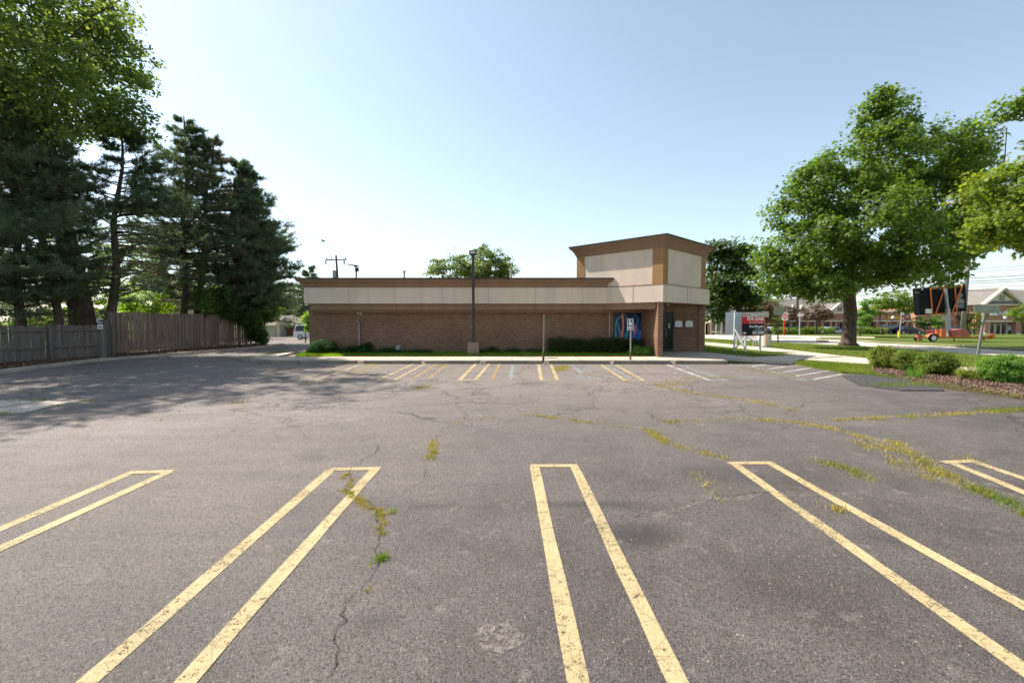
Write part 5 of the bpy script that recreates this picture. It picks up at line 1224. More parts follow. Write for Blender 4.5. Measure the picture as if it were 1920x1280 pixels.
def barbld():
    YS = 90
    t = thing('restaurant_building', 'brick restaurant front with cream gable and white BAR & GRILL lettering', 'building', (A(1877, 600, YS).x, YS, -.8))
    inv = Matrix.Translation(-t.location)
    def pt(mb, name, mat, parent=None, **k):
        o = mb.build(name, mat, parent or t, **k)
        if parent is None: o.matrix_parent_inverse = inv
        return o
    a = A(1843, 571, YS); b = A(1911, 571, YS); top = A(1843, 571, YS).z
    pt(MB().box(a.x+.3, b.x-.1, YS, YS+.6, A(1843, 604, YS).z, top).box(a.x+.3, b.x+25, YS+1.5, YS+16, -1.1, top), 'wall', M['mbrick'])
    pt(MB().box(b.x-.1, b.x+25, YS+.6, YS+1.5, A(1, 604, YS).z, A(1, 586, YS).z), 'side_wall', M['mbrick'])
    c = A(1877.5, 541, YS); m = MB(); ov = .8
    m.prism_y([(a.x+.5, top+.3), (b.x-.5, top+.3), (c.x, c.z-.7)], YS-.1, YS+.5); g_ = pt(m, 'gable', M['cream'])
    m = MB(); m.beam((a.x-.3, YS-.4, top), (c.x, YS-.4, c.z), .9, .4); m.beam((b.x+.3, YS-.4, top), (c.x, YS-.4, c.z), .9, .4); m.build('gable_trim', M['cream'], g_)
    m = MB(); m.box(a.x-.2, b.x+.2, YS-.7, YS+.3, top-.15, top+.05); m.build('eave', M['cream'], g_)
    m = MB(); m.add([(a.x, YS-.6, top+.06), (b.x, YS-.6, top+.06), (b.x-.6, YS-.1, top+.75), (a.x+.6, YS-.1, top+.75)], [(0, 1, 2, 3)]); m.build('skirt_roof', M['mshingle'], g_)
    m = MB(); zc = A(1879, 558, YS).z; m.box(c.x-.45, c.x+.6, YS-.16, YS-.1, zc-.5, zc+.5); wn = m.build('gable_window', M['glass'], g_)
    m = MB()
    for x in (-.5, .05, .6): m.box(c.x+x-.05, c.x+x+.05, YS-.2, YS-.1, zc-.5, zc+.5)
    m.box(c.x-.5, c.x+.65, YS-.2, YS-.1, zc-.03, zc+.03); m.build('frame', M['cream'], wn)
    # roof ridge to the right
    m = MB(); m.add([(a.x-.3, YS-.5, top), (c.x, YS-.5, c.z+.2), (c.x, YS+14, c.z+.2), (a.x-.3, YS+14, top), (b.x+26, YS+1, top), (b.x+26, YS+8, c.z+.2), (c.x, YS+8, c.z+.2), (b.x+.3, YS-.5, top), (b.x+.3, YS+1, top)], [(0, 1, 2, 3), (7, 1, 6, 8), (8, 6, 5, 4)]); pt(m, 'roof', M['mshingle'])
    for p0, p1 in ((1845.5, 1852.5), (1904.5, 1912)):
        m = MB(); hbox(m, p0, p1, 603, 630, YS, .6, .1); pt(m, 'column', M['mbrick']); m = MB(); hbox(m, p0-1, p1+1, 624, 630, YS, .7, .25); pt(m, 'column_base', M['cream'])
    m = MB(); hbox(m, 1843.5, 1913, 600.8, 603.4, YS, .6, .3); pt(m, 'band', M['cream'])
    c = A(1874, 588.3, YS); o = text('BAR & GRILL', .98, M['signwhite'], t, facing(c.x, YS-.35, c.z), bold=.055, sx=.84, ext=.08); o.matrix_parent_inverse = inv
    for p0, p1, k in ((1855, 1863, 'w'), (1866, 1874.5, 'd'), (1876.5, 1885.5, 'd'), (1888, 1896.5, 'd'), (1898, 1903, 'w'), (1916, 1930, 'w')):
        m = MB(); hbox(m, p0, p1, 609.5 if k == 'd' else 606, 628, YS+1.5, 0, .06); wn = pt(m, 'door' if k == 'd' else 'shop_window', M['glass'])
        m = MB(); hbox(m, p0-.6, p0, 604.5, 628, YS+1.5, 0, .14); hbox(m, p1, p1+.6, 604.5, 628, YS+1.5, 0, .14); hbox(m, p0-.6, p1+.6, 608.6, 609.4, YS+1.5, 0, .14); m.build('frame', M['cream'], wn)
    m = MB(); hbox(m, 1889.5, 1895, 611, 619, YS+1.45, 0, .08); pt(m, 'poster', M['signwhite'])
    return t
barbld()
# two shop street lamps
for px, lb in ((1884.5, 'small globe street lamp in front of the restaurant doors'), (1674, 'small globe street lamp under the yellow shop letters')):
    p = A(px, 600, 84); z = hz(p.x, 84); h = A(px, 595, 84).z-z
    t = thing('street_lamp', lb, 'street lamp', (p.x, 84, z), 0, 'globe lamps at the shops'); MB().tube([(0, 0, 0), (0, 0, h-.3)], [.07, .05], 8).build('pole', M['darkmetal'], t)
    MB().tube([(0, 0, h-.35), (0, 0, h-.15), (0, 0, h+.1), (0, 0, h+.3)], [.1, .25, .22, .05], 12).build('globe', M['signwhite'], t, smooth=True)
# bus shelter and brick gateway wall far right of the building
p = A(1352, 624, 66); z = hz(p.x, 66)
t = thing('bus_shelter', 'glass bus shelter with pale frame beyond the street, left of the for lease sign', 'bus shelter', (p.x, 66, z)); w_ = 10.5/F*66; h = A(1, 600.5, 66).z-z
m_ = MB()
for x in (-w_, 0, w_):
    for y in (0, 1.5): m_.box(x-.05, x+.05, y-.05, y+.05, 0, h)
m_.box(-w_, w_, -.04, .04, .2, .3); m_.build('frame', M['galv'], t)
m_ = MB(); m_.box(-w_-.1, w_+.1, -.15, 1.65, h, h+.12); m_.build('roof', M['offwhite'], t)
m_ = MB(); m_.box(-w_, w_, 1.5, 1.52, .3, h); m_.build('glass_pane', M['clear'], t); MB().box(-w_*.8, w_*.8, 1.0, 1.35, .42, .5).build('seat', M['cream'], t)
a = A(1325, 603, 70); z = hz(a.x, 70)
t = thing('gateway_wall', 'curved topped red brick gateway wall with cream coping behind the bus shelter', 'wall', (a.x, 70, z))
xs2 = [(1325, 606), (1331, 605), (1335, 601), (1339, 597.5), (1341, 600), (1341, 624)]
pl = [((px-1325)/F*70, A(px, py, 70).z-z) for px, py in xs2]; pl.append((0, 0)); pl[-2] = (pl[-2][0], 0)
MB().prism_y(pl, 0, .4).build('wall', M['mbrick'], t)
m_ = MB()
for (x0, z0), (x1, z1) in zip(pl[:4], pl[1:5]): m_.beam((x0, .2, z0+.06), (x1, .2, z1+.06), .55, .14)
m_.box(pl[4][0]-.15, pl[4][0]+.15, 0, .5, 0, pl[4][1]); m_.box(0, .15, 0, .5, 0, pl[0][1]); m_.build('coping', M['cream'], t)

# ================================================================== houses at the left back
def house_left():
    YS = 86
    t = thing('low_brick_house', 'low brick house with grey hipped roof and pale garage wall beyond the alley', 'house', (A(530, 600, YS).x, YS, -1))
    inv = Matrix.Translation(-t.location)
    def pt(mb, name, mat, parent=None, **k):
        o = mb.build(name, mat, parent or t, **k)
        if parent is None: o.matrix_parent_inverse = inv
        return o
    g0, g1 = A(455, 600, YS-6).x, A(516, 600, YS-6).x; ze = A(1, 609, YS-6).z
    pt(MB().box(g0, g1, YS-6, YS+6, -1.1, ze), 'garage_wall', M['siding'])
    b0, b1 = A(514, 600, YS-2).x, A(600, 600, YS-2).x
    pt(MB().box(b0, b1, YS-2, YS+6, -1.1, ze), 'wall', M['hbrick'])
    zr = A(1, 591.5, YS+1).z; m = MB()
    m.add([(g0-.5, YS-6.6, ze), (g1+.3, YS-6.6, ze), (g1+.3, YS-2.6, ze), (b1, YS-2.6, ze), (b1, YS+6.5, ze), (g0-.5, YS+6.5, ze), (g0+3.5, YS+1, zr), (b1-3, YS+1, zr), (g1-1.5, YS+1, zr)], [(0, 1, 8, 6), (1, 2, 8), (2, 3, 7, 8), (3, 4, 7), (4, 5, 6, 7), (5, 0, 6)])
    pt(m, 'roof', M['shingle'])
    m = MB(); m.beam((g0-.5, YS-6.65, ze-.1), (g1+.3, YS-6.65, ze-.1), .08, .22); m.beam((b0, YS-2.65, ze-.1), (b1, YS-2.65, ze-.1), .08, .25); m.beam(tuple(A(561.5, 609, YS-2.8)), tuple(A(569, 600, YS-2.0)), .1, .2); pt(m, 'eaves_trim', M['cream'])
    m = MB(); c = A(521.5, 600, YS-6.3); m.box(c.x-.2, c.x+.2, YS-6.5, YS-6, -1, ze+1.0); pt(m, 'porch_post', M['cream'])
    m = MB(); c = A(530, 600, YS-2.1); m.box(c.x-.55, c.x+.4, YS-2.08, YS-2, -.9, 1.0); pt(m, 'door', M['white'])
    m = MB(); c = A(525, 600, YS-2.1); m.box(c.x-.25, c.x+.3, YS-2.08, YS-2, -.9, 1.1); pt(m, 'doorway', M['glass'])
    return t
house_left()
def small_house(name, label, px0, px1, yt, yr, YS, wall, win=(), roof='shingle'):
    a = A(px0, yt, YS); b = A(px1, yt, YS); z = hz(a.x, YS); t = thing(name, label, 'house', ((a.x+b.x)/2, YS, z)); W = (b.x-a.x)/2; h = a.z-z; hr = A(1, yr, YS+3).z-z
    MB().box(-W, W, 0, 8, -.2, h).build('wall', M[wall], t)
    MB().add([(-W-.4, -.4, h-.1), (W+.4, -.4, h-.1), (W+.4, 8.4, h-.1), (-W-.4, 8.4, h-.1), (-W*.6, 4, hr), (W*.6, 4, hr)], [(0, 1, 5, 4), (1, 2, 5), (2, 3, 4, 5), (3, 0, 4), (0, 3, 2, 1)]).build('roof', M[roof], t)
    for (x0, y0, x1, y1) in win:
        a_ = A(x0, y0, YS); b_ = A(x1, y1, YS); o0 = (a.x+b.x)/2
        f_ = MB().box(a_.x-o0-.08, b_.x-o0+.08, -.06, 0, b_.z-z-.08, a_.z-z+.08).build('window', M['signwhite'], t)
        m = MB(); m.box(a_.x-o0, (a_.x+b_.x)/2-o0-.05, -.08, -.061, b_.z-z, a_.z-z); m.box((a_.x+b_.x)/2-o0+.05, b_.x-o0, -.08, -.061, b_.z-z, a_.z-z); m.build('pane', M['glass'], f_)
    return t
small_house('house', 'cream house with a dark paired window seen over the tall board fence', 285, 345, 562, 540, 60, 'cream', [(316, 567, 324, 574)])
small_house('house', 'brick house with white corner glimpsed between pine trunks over the low fence', 53, 125, 592, 575, 52, 'hbrick', [(84, 600, 90, 607)])

# ================================================================== VEGETATION
MAPLE = np.array([(0, -.5), (.12, -.1), (.5, -.18), (.3, .1), (.42, .38), (.14, .26), (0, .55), (-.14, .26), (-.42, .38), (-.3, .1), (-.5, -.18), (-.12, -.1)])
DIAM = np.array([(0, -.5), (.36, -.02), (0, .55), (-.36, .02)])
def leaves_geo(cent, nrm, size, shape):
    n = len(cent); nrm = nrm/np.linalg.norm(nrm, axis=1, keepdims=True)
    r_ = rng.normal(size=(n, 3)); t = np.cross(nrm, r_); t /= np.linalg.norm(t, axis=1, keepdims=True); b = np.cross(nrm, t)
    s = (size*rng.uniform(.6, 1.25, n))[:, None, None]
    fold = (np.abs(shape[:, 0])*-.35)
    v = cent[:, None, :]+s*(shape[None, :, 0, None]*t[:, None, :]+shape[None, :, 1, None]*b[:, None, :]+fold[None, :, None]*nrm[:, None, :])
    return v.reshape(-1, 3)
def skeleton(root, targets, r0, rmin=.012, bend=.25, fork=None):
    "connect targets to the root polyline; returns nodes,parents,radii"
    nodes = [Vector(p) for p in root]; par = [-1]+list(range(len(root)-1)); plen = [0]
    for i in range(1, len(nodes)): plen.append(plen[-1]+(nodes[i]-nodes[i-1]).length)
    base_n = len(nodes); first = fork if fork is not None else max(1, base_n-3)
    pen = [1e6 if i < first else 0 for i in range(base_n)]
    tg = sorted(targets, key=lambda p: (Vector(p)-nodes[-1]).length)
    arr = np.array([list(v) for v in nodes]); pl = np.array(plen); pn = np.array(pen)
    load = [0]*base_n
    tips = []
    for p in tg:
        pv = np.array(p); d = np.linalg.norm(arr-pv, axis=1)
        up = np.maximum(0, arr[:, 2]-pv[2])   # growing down is costly
        cost = d+.22*pl+pn+.6*up; j = int(np.argmin(cost)); P = Vector(p); Q = nodes[j]; L = (P-Q).length
        k = max(1, min(4, int(L/1.0))); prev = j
        for i in range(1, k+1):
            f = i/k; q_ = Q.lerp(P, f); q_.z += -math.sin(f*math.pi)*L*.08*bend*4*(.5)+ (random.gauss(0, .05)*L*bend if i < k else 0)
            q_.x += random.gauss(0, .06)*L*(i < k); q_.y += random.gauss(0, .06)*L*(i < k)
            nodes.append(q_); par.append(prev); pl = np.append(pl, pl[prev]+(q_-nodes[prev]).length); pn = np.append(pn, 0); arr = np.vstack([arr, [list(q_)]]); load.append(0); prev = len(nodes)-1
        tips.append(prev)
    for tnode in tips:
        i = tnode
        while i != -1: load[i] += 1; i = par[i]
    mx = max(load); rad = [max(rmin, r0*(max(l_, 1)/mx)**.46) for l_ in load]
    return nodes, par, rad, base_n
def tree_wood(name, nodes, par, rad, base_n, root_r, mat, parent):
    m_ = MB(); pts = nodes[:base_n]
    rr = [root_r[min(i, len(root_r)-1)] for i in range(base_n)]
    m_.tube(pts, rr, 12)
    for i in range(base_n, len(nodes)):
        a, b = nodes[par[i]], nodes[i]; ra = rad[i]*1.15; rb = rad[i]*.85
        m_.tube([a, b], [ra, rb], 5 if ra < .06 else 8, cap=False)
    return m_.build(name, mat, parent, smooth=True)
def leafy(name, label, cat, base, root, root_r, ells, mat, leaf, per, crad, shape=DIAM, group=None, barkm='bark', r_limb=None, flat=.4, inner=.45, fork=None, rmin=.012, outn=.5, up=.75, bare=()):
    t = thing(name, label, cat, base, 0, group); b = np.array(base)
    cl = []; outs = []
    for (c, r, n) in ells:
        c = np.array(c)-b; r = np.array(r)
        d = rng.normal(size=(n, 3)); d /= np.linalg.norm(d, axis=1, keepdims=True)
        f = inner+(1-inner)*rng.uniform(0, 1, n)**.6
        cl.append(c+d*r*f[:, None]); outs.append(d*(1/r)*r.mean())
    cl = np.concatenate(cl); outs = np.concatenate(outs)
    rootp = [Vector(p)-Vector(base) for p in root]
    nodes, par, rad, bn = skeleton(rootp, [tuple(c) for c in cl]+[tuple(np.array(q_)-b) for q_ in bare], r_limb or root_r[-1]*1.0, rmin=rmin, fork=fork)
    tree_wood('trunk', nodes, par, rad, bn, root_r, M[barkm], t)
    n = len(cl)*per; ci = np.repeat(np.arange(len(cl)), per)
    cr = crad*rng.uniform(.6, 1.35, len(cl))
    off = rng.normal(size=(n, 3)); off /= np.linalg.norm(off, axis=1, keepdims=True); off *= rng.uniform(0, 1, n)[:, None]**.5
    off[:, 2] *= flat; off *= cr[ci][:, None]
    off[:, 2] -= (np.hypot(off[:, 0], off[:, 1])**2)*.22/crad
    pos = cl[ci]+off
    nr = rng.normal(size=(n, 3))*.55+np.array([0, 0, up])+outs[ci]*outn
    np_mesh('crown', leaves_geo(pos, nr, leaf, shape), len(shape), mat, t)
    return t
def PE(px, py, Y, rxp, ryp, n, ry=None):
    "ellipsoid given by its picture position and distance"
    c = A(px, py, Y); k = Y/F; return ((c.x, Y, c.z), (rxp*k, ry or rxp*k, ryp*k), n)

# --- big street maple
MYm = 34.2; bx = A(1591, 648, MYm); 
ell = [PE(1640, 232, MYm, 55, 55, 30), PE(1640, 300, MYm, 120, 70, 60), PE(1555, 350, MYm, 88, 75, 48), PE(1740, 300, MYm+1, 85, 80, 50), PE(1500, 470, MYm-1, 98, 62, 62), PE(1620, 420, MYm-2.5, 110, 80, 60, 4.5),
       PE(1725, 400, MYm+1, 100, 85, 58), PE(1795, 330, MYm+2, 48, 85, 32), PE(1690, 470, MYm-2, 85, 50, 42, 5), PE(1560, 500, MYm+2, 100, 45, 34), PE(1640, 350, MYm+3, 110, 110, 40), PE(1455, 518, MYm, 55, 40, 30), PE(1780, 440, MYm+1, 60, 52, 34), PE(1590, 518, MYm-1, 95, 26, 36), PE(1522, 330, MYm, 45, 38, 22), PE(1490, 400, MYm, 62, 55, 40), PE(1790, 262, MYm+1, 48, 34, 20), PE(1640, 188, MYm, 24, 26, 12), PE(1525, 535, MYm-2, 60, 28, 26), PE(1700, 505, MYm, 80, 30, 30), PE(1800, 400, MYm+1, 45, 60, 26)]
rt = [(bx.x, MYm, 0), (bx.x-.02, MYm, .35), (bx.x+.03, MYm, 1.6), (A(1594, 600, MYm).x, MYm, 2.7), (A(1592, 575, MYm).x, MYm, 3.6), (A(1600, 500, MYm).x, MYm+.2, 6.2), (A(1612, 400, MYm).x, MYm+.3, 10), (A(1630, 280, MYm).x, MYm, 14.5)]
leafy('maple_tree', 'large round maple tree with thick trunk standing on the grass beside the side street', 'tree', (bx.x, MYm, .05), rt, [.78, .50, .43, .42, .40, .24, .15, .05], [((c_[0]-.15, c_[1]-1.2, 3.4+(c_[2]-3.4)*.955), (r_[0]*.97, r_[1]*.72, r_[2]*.9), int(n_*1.12)) for c_, r_, n_ in ell], LF['maple'], .27, 72, .92, MAPLE, r_limb=.26, fork=4, inner=.48, flat=.62, outn=.7, up=.6)
# --- golden maple entering at the right edge
GY = 17.5; gb = A(2075, 640, GY)
ell = [PE(2060, 350, GY, 175, 115, 130), PE(1925, 350, GY, 88, 48, 46), PE(1925, 415, GY, 80, 55, 48), PE(1985, 430, GY, 110, 45, 50), PE(1970, 192, GY, 78, 18, 22), PE(2070, 240, GY, 80, 60, 34)]
leafy('maple_tree', 'golden tinged maple whose leafy branches enter at the right edge of the picture', 'tree', (gb.x, GY, .05), [(gb.x, GY, 0), (gb.x, GY, 1.5), (gb.x-.1, GY, 3), (gb.x-.2, GY, 4.6), (gb.x-.1, GY, 7)], [.35, .26, .23, .18, .08], ell, LF['goldmaple'], .17, 80, .62, MAPLE, r_limb=.14, fork=2, flat=.45,
      bare=[tuple(A(1872, 255, GY)), tuple(A(1866, 262, GY)), tuple(A(1888, 240, GY)), tuple(A(1860, 275, GY))])
# --- dark tree right behind the building
DY = 45; db = A(1386, 636, DY)
ell = [PE(1350, 480, DY, 38, 30, 34), PE(1375, 520, DY, 58, 58, 110), PE(1345, 560, DY, 30, 40, 44), PE(1400, 565, DY, 30, 32, 34), PE(1385, 470, DY, 25, 22, 16)]
leafy('shade_tree', 'dense dark green tree rising just behind the right side of the building', 'tree', (db.x, DY, .04), [(db.x, DY, 0), (db.x, DY, 1), (db.x, DY, 2.2), (db.x-.2, DY, 4), (db.x-.4, DY, 7)], [.5, .34, .3, .2, .1], ell, LF['dark'], .3, 70, 1.0, MAPLE, fork=2, inner=.2)
# --- small trees across the street
def small_tree(name, label, px, Y, mat, ells, leaf=.25, per=40, crad=.6, r=.09, stems=1, trunk_top=None, group=None, barkm='bark', **k):
    p = A(px, 600, Y); z = hz(p.x, Y)+.03; top = trunk_top or 1.4
    rt_ = [(p.x, Y, z), (p.x+.03, Y, z+top*.5), (p.x, Y, z+top), (p.x+random.uniform(-.1, .1), Y, z+top*1.5)]
    return leafy(name, label, 'tree', (p.x, Y, z), rt_, [r*1.3, r, r*.85, r*.5], ells, mat, leaf, per, crad, fork=1 if stems > 1 else 2, group=group, barkm=barkm, **k)
small_tree('plum_tree', 'brown leaved plum tree with flat crown right of the wooden utility pole', 1531, 72, LF['brown'], [PE(1531, 586, 72, 28, 15, 60), PE(1515, 592, 72, 14, 8, 14), PE(1549, 590, 72, 12, 10, 14)], .26, 34, .6, .14, 2, 1.6)
small_tree('plum_tree', 'brown and green tree close behind the for lease sign and bus stop sign', 1437, 52, LF['brown'], [PE(1430, 578, 52, 24, 16, 40), PE(1442, 592, 52, 12, 16, 20)], .24, 34, .55, .12, 2)
small_tree('plum_tree', 'brown leaved tree between the grey road sign and the do not enter sign', 1479, 76, LF['brown'], [PE(1478, 590, 76, 16, 17, 44)], .26, 34, .6, .14, 2)
small_tree('shade_tree', 'grey green tree crown showing above the for lease sign', 1436, 95, LF['far'], [PE(1438, 572, 95, 27, 17, 60)], .4, 36, 1.0, .2, 1, 2.5)
small_tree('shade_tree', 'green tree right of the grey road sign, mixing with the brown tree', 1455, 70, LF['back'], [PE(1456, 602, 70, 10, 15, 26)], .28, 30, .6, .1, 1, .8)
small_tree('young_tree', 'young bright green tree with slim pale trunk just right of the maple trunk', 1614, 55, LF['bright'], [PE(1619, 592, 55, 15, 18, 46), PE(1623, 570, 55, 8, 12, 14)], .2, 46, .45, .05, 1, 1.9)
small_tree('spreading_tree', 'wide umbrella shaped green tree with many bare stems in front of the yellow shop letters', 1653, 68, LF['back'], [PE(1677, 561, 68, 34, 16, 66), PE(1655, 575, 68, 20, 16, 26), PE(1695, 578, 68, 18, 12, 22)], .27, 44, .75, .16, 3, .8, rmin=.03)
small_tree('street_tree', 'small dark green tree left of the stop sign under the message board', 1733, 70, LF['dark'], [PE(1733, 603, 70, 17, 13, 38)], .25, 34, .55, .09, 1, 1.0)
small_tree('street_tree', 'bright green small tree directly left of the stop sign', 1760, 74, LF['bright'], [PE(1758, 600, 74, 8, 15, 26)], .25, 30, .5, .07, 1, 1.2)
small_tree('street_tree', 'olive green tree between the message board mast and the restaurant', 1815, 66, LF['brown'], [PE(1806, 590, 66, 15, 17, 34)], .25, 34, .55, .09, 1, 1.2)
small_tree('street_tree', 'green tree in front of the left restaurant column', 1828, 70, LF['back'], [PE(1828, 597, 70, 16, 22, 44)], .25, 34, .55, .09, 1, 1.2)
small_tree('street_tree', 'green tree crown at the right edge before the restaurant', 1918, 72, LF['back'], [PE(1915, 588, 72, 20, 17, 44)], .25, 36, .6, .09, 1, 1.4)
small_tree('far_tree', 'grey green far tree above the left cream gable', 1558, 120, LF['far'], [PE(1565, 562, 120, 18, 14, 40)], .5, 26, 1.2, .25, 1, 4)
small_tree('far_tree', 'far tree behind the bus shelter and brick gateway', 1355, 110, LF['far'], [PE(1350, 598, 110, 36, 11, 60)], .5, 26, 1.2, .25, 1, 2)
# bare tree
p = A(1529, 600, 105); t = thing('bare_tree', 'leafless tree showing thin branches above the brown plum tree', 'tree', (p.x, 105, -.95))
tg = [tuple(np.array(A(1529+random.gauss(0, 14), random.uniform(545, 575), 105))-np.array([p.x, 105, -.95])) for _ in range(45)]
nodes, par, rad, bn = skeleton([Vector((0, 0, 0)), Vector((0, 0, 2)), Vector((0, 0, 4)), Vector((0.2, 0, 6))], tg, .16, rmin=.035, fork=1); tree_wood('trunk', nodes, par, rad, bn, [.3, .22, .18, .12], M['twig'], t)
# --- behind the low roof
small_tree('shade_tree', 'broad green tree rising behind the middle of the low roof', 885, 62, LF['far'], [PE(905, 497, 62, 52, 36, 130), PE(850, 508, 62, 55, 26, 90), PE(925, 512, 62, 44, 26, 60)], .3, 60, .85, .3, 1, 3,
           bare=[tuple(A(845+random.gauss(0, 12), random.uniform(457, 490), 62)) for _ in range(40)])
# --- trees at the left back
small_tree('shade_tree', 'soft green tree above the low brick house beside the vine covered fence', 500, 100, LF['far'], [PE(505, 560, 100, 32, 26, 60), PE(470, 555, 100, 30, 30, 50), PE(535, 545, 100, 22, 18, 30)], .5, 40, 1.3, .3, 1, 3)
small_tree('garden_tree', 'yellow green tree just right of the vines before the low brick house', 488, 76, LF['lime'], [PE(500, 580, 76, 30, 18, 60), PE(470, 590, 76, 24, 18, 30)], .3, 36, .8, .15, 1, 1.5)
small_tree('plum_tree', 'dark purple leaved round tree behind the low brick house', 548, 98, LF['plum'], [PE(545, 569, 98, 32, 23, 110)], .42, 44, .95, .2, 1, 1.8)
small_tree('garden_shrub', 'yellow green shrub sticking out from behind the left corner of the building', 572, 44, LF['lime'], [PE(576, 596, 44, 12, 12, 22), PE(582, 612, 44, 9, 18, 20)], .2, 34, .4, .05, 1, .8)
# bright shrub behind the board fence
for px, Y, lab, w1 in ((265, 33, 'bright sunlit yellow green shrub above the tall board fence', 48),):
    p = A(px, 600, Y)
    leafy('garden_shrub', lab, 'shrub', (p.x, Y, 0), [(p.x, Y, 0), (p.x, Y, .8), (p.x, Y, 1.4)], [.08, .06, .05], [PE(px, 570, Y, w1, 28, 70), PE(px-5, 590, Y, w1, 20, 40)], LF['lime'], .16, 50, .45, fork=1)
bk = [(400, 62, [PE(410, 520, 62, 50, 50, 80), PE(450, 575, 62, 60, 30, 60)], 'back', 'sunlit green tree glimpsed between the pines at the right end of the fence'), (150, 50, [PE(150, 470, 50, 60, 60, 80), PE(150, 560, 50, 65, 50, 90)], 'back', 'sunlit green tree filling the gap between the thick trunk and the pines'), (300, 56, [PE(300, 460, 56, 50, 45, 80), PE(330, 520, 56, 50, 50, 90), PE(240, 500, 56, 50, 60, 100), PE(260, 560, 56, 80, 30, 90), PE(380, 545, 56, 60, 40, 70)], 'back', 'sunlit green tree seen through pine branches above the board fence'),
      (30, 44, [PE(20, 520, 44, 70, 70, 70), PE(30, 590, 44, 70, 30, 50)], 'dark', 'dark leafy tree behind the low fence at the left edge'), (160, 38, [PE(165, 610, 38, 45, 32, 50)], 'dark', 'dark green bush under the thick trunk behind the low fence')]
for px, Y, el, mt_, lb in bk: small_tree('garden_tree', lb, px, Y, LF[mt_], el, .26, 44, .85, .16, 1, 2)

# --- tall cottonwood top left
CY = 27.5; cb = A(162, 650, CY)
ell = [PE(90, 60, CY, 150, 110, 170), PE(205, 120, CY, 75, 75, 60), PE(225, 215, CY-1, 62, 45, 44), PE(90, 200, CY-1, 110, 70, 80), PE(0, 0, CY-3, 150, 120, 90), PE(-90, 150, CY-3, 140, 130, 90), PE(185, 40, CY, 60, 40, 30), (( -22, 21, 19), (4.5, 4, 3), 70), ((-26, 19, 17), (5, 5, 4), 70), ((-22.3, 16.5, 14.6), (3.2, 4.0, 3.6), 120), ((-22.5, 22, 13.6), (3.2, 3, 3.2), 70), ((-24, 12.5, 13.5), (3.5, 3, 3), 70)]
rt = [tuple(cb)[:2]+(0,), (A(150, 560, CY).x, CY, 2.8), (A(130, 470, CY).x, CY, 6), (A(108, 380, CY).x, CY, 9), (A(95, 320, CY).x, CY, 11), (A(85, 230, CY).x, CY, 14), (A(90, 120, CY).x, CY, 17), (A(90, 30, CY).x, CY, 20)]
leafy('cottonwood_tree', 'huge broad leaved tree with thick leaning trunk filling the top left corner', 'tree', tuple(cb)[:2]+(0,), rt, [.75, .6, .5, .46, .42, .3, .2, .08], ell, LF['cotton'], .23, 48, .9, DIAM, r_limb=.3, fork=3, inner=.2, flat=.6)

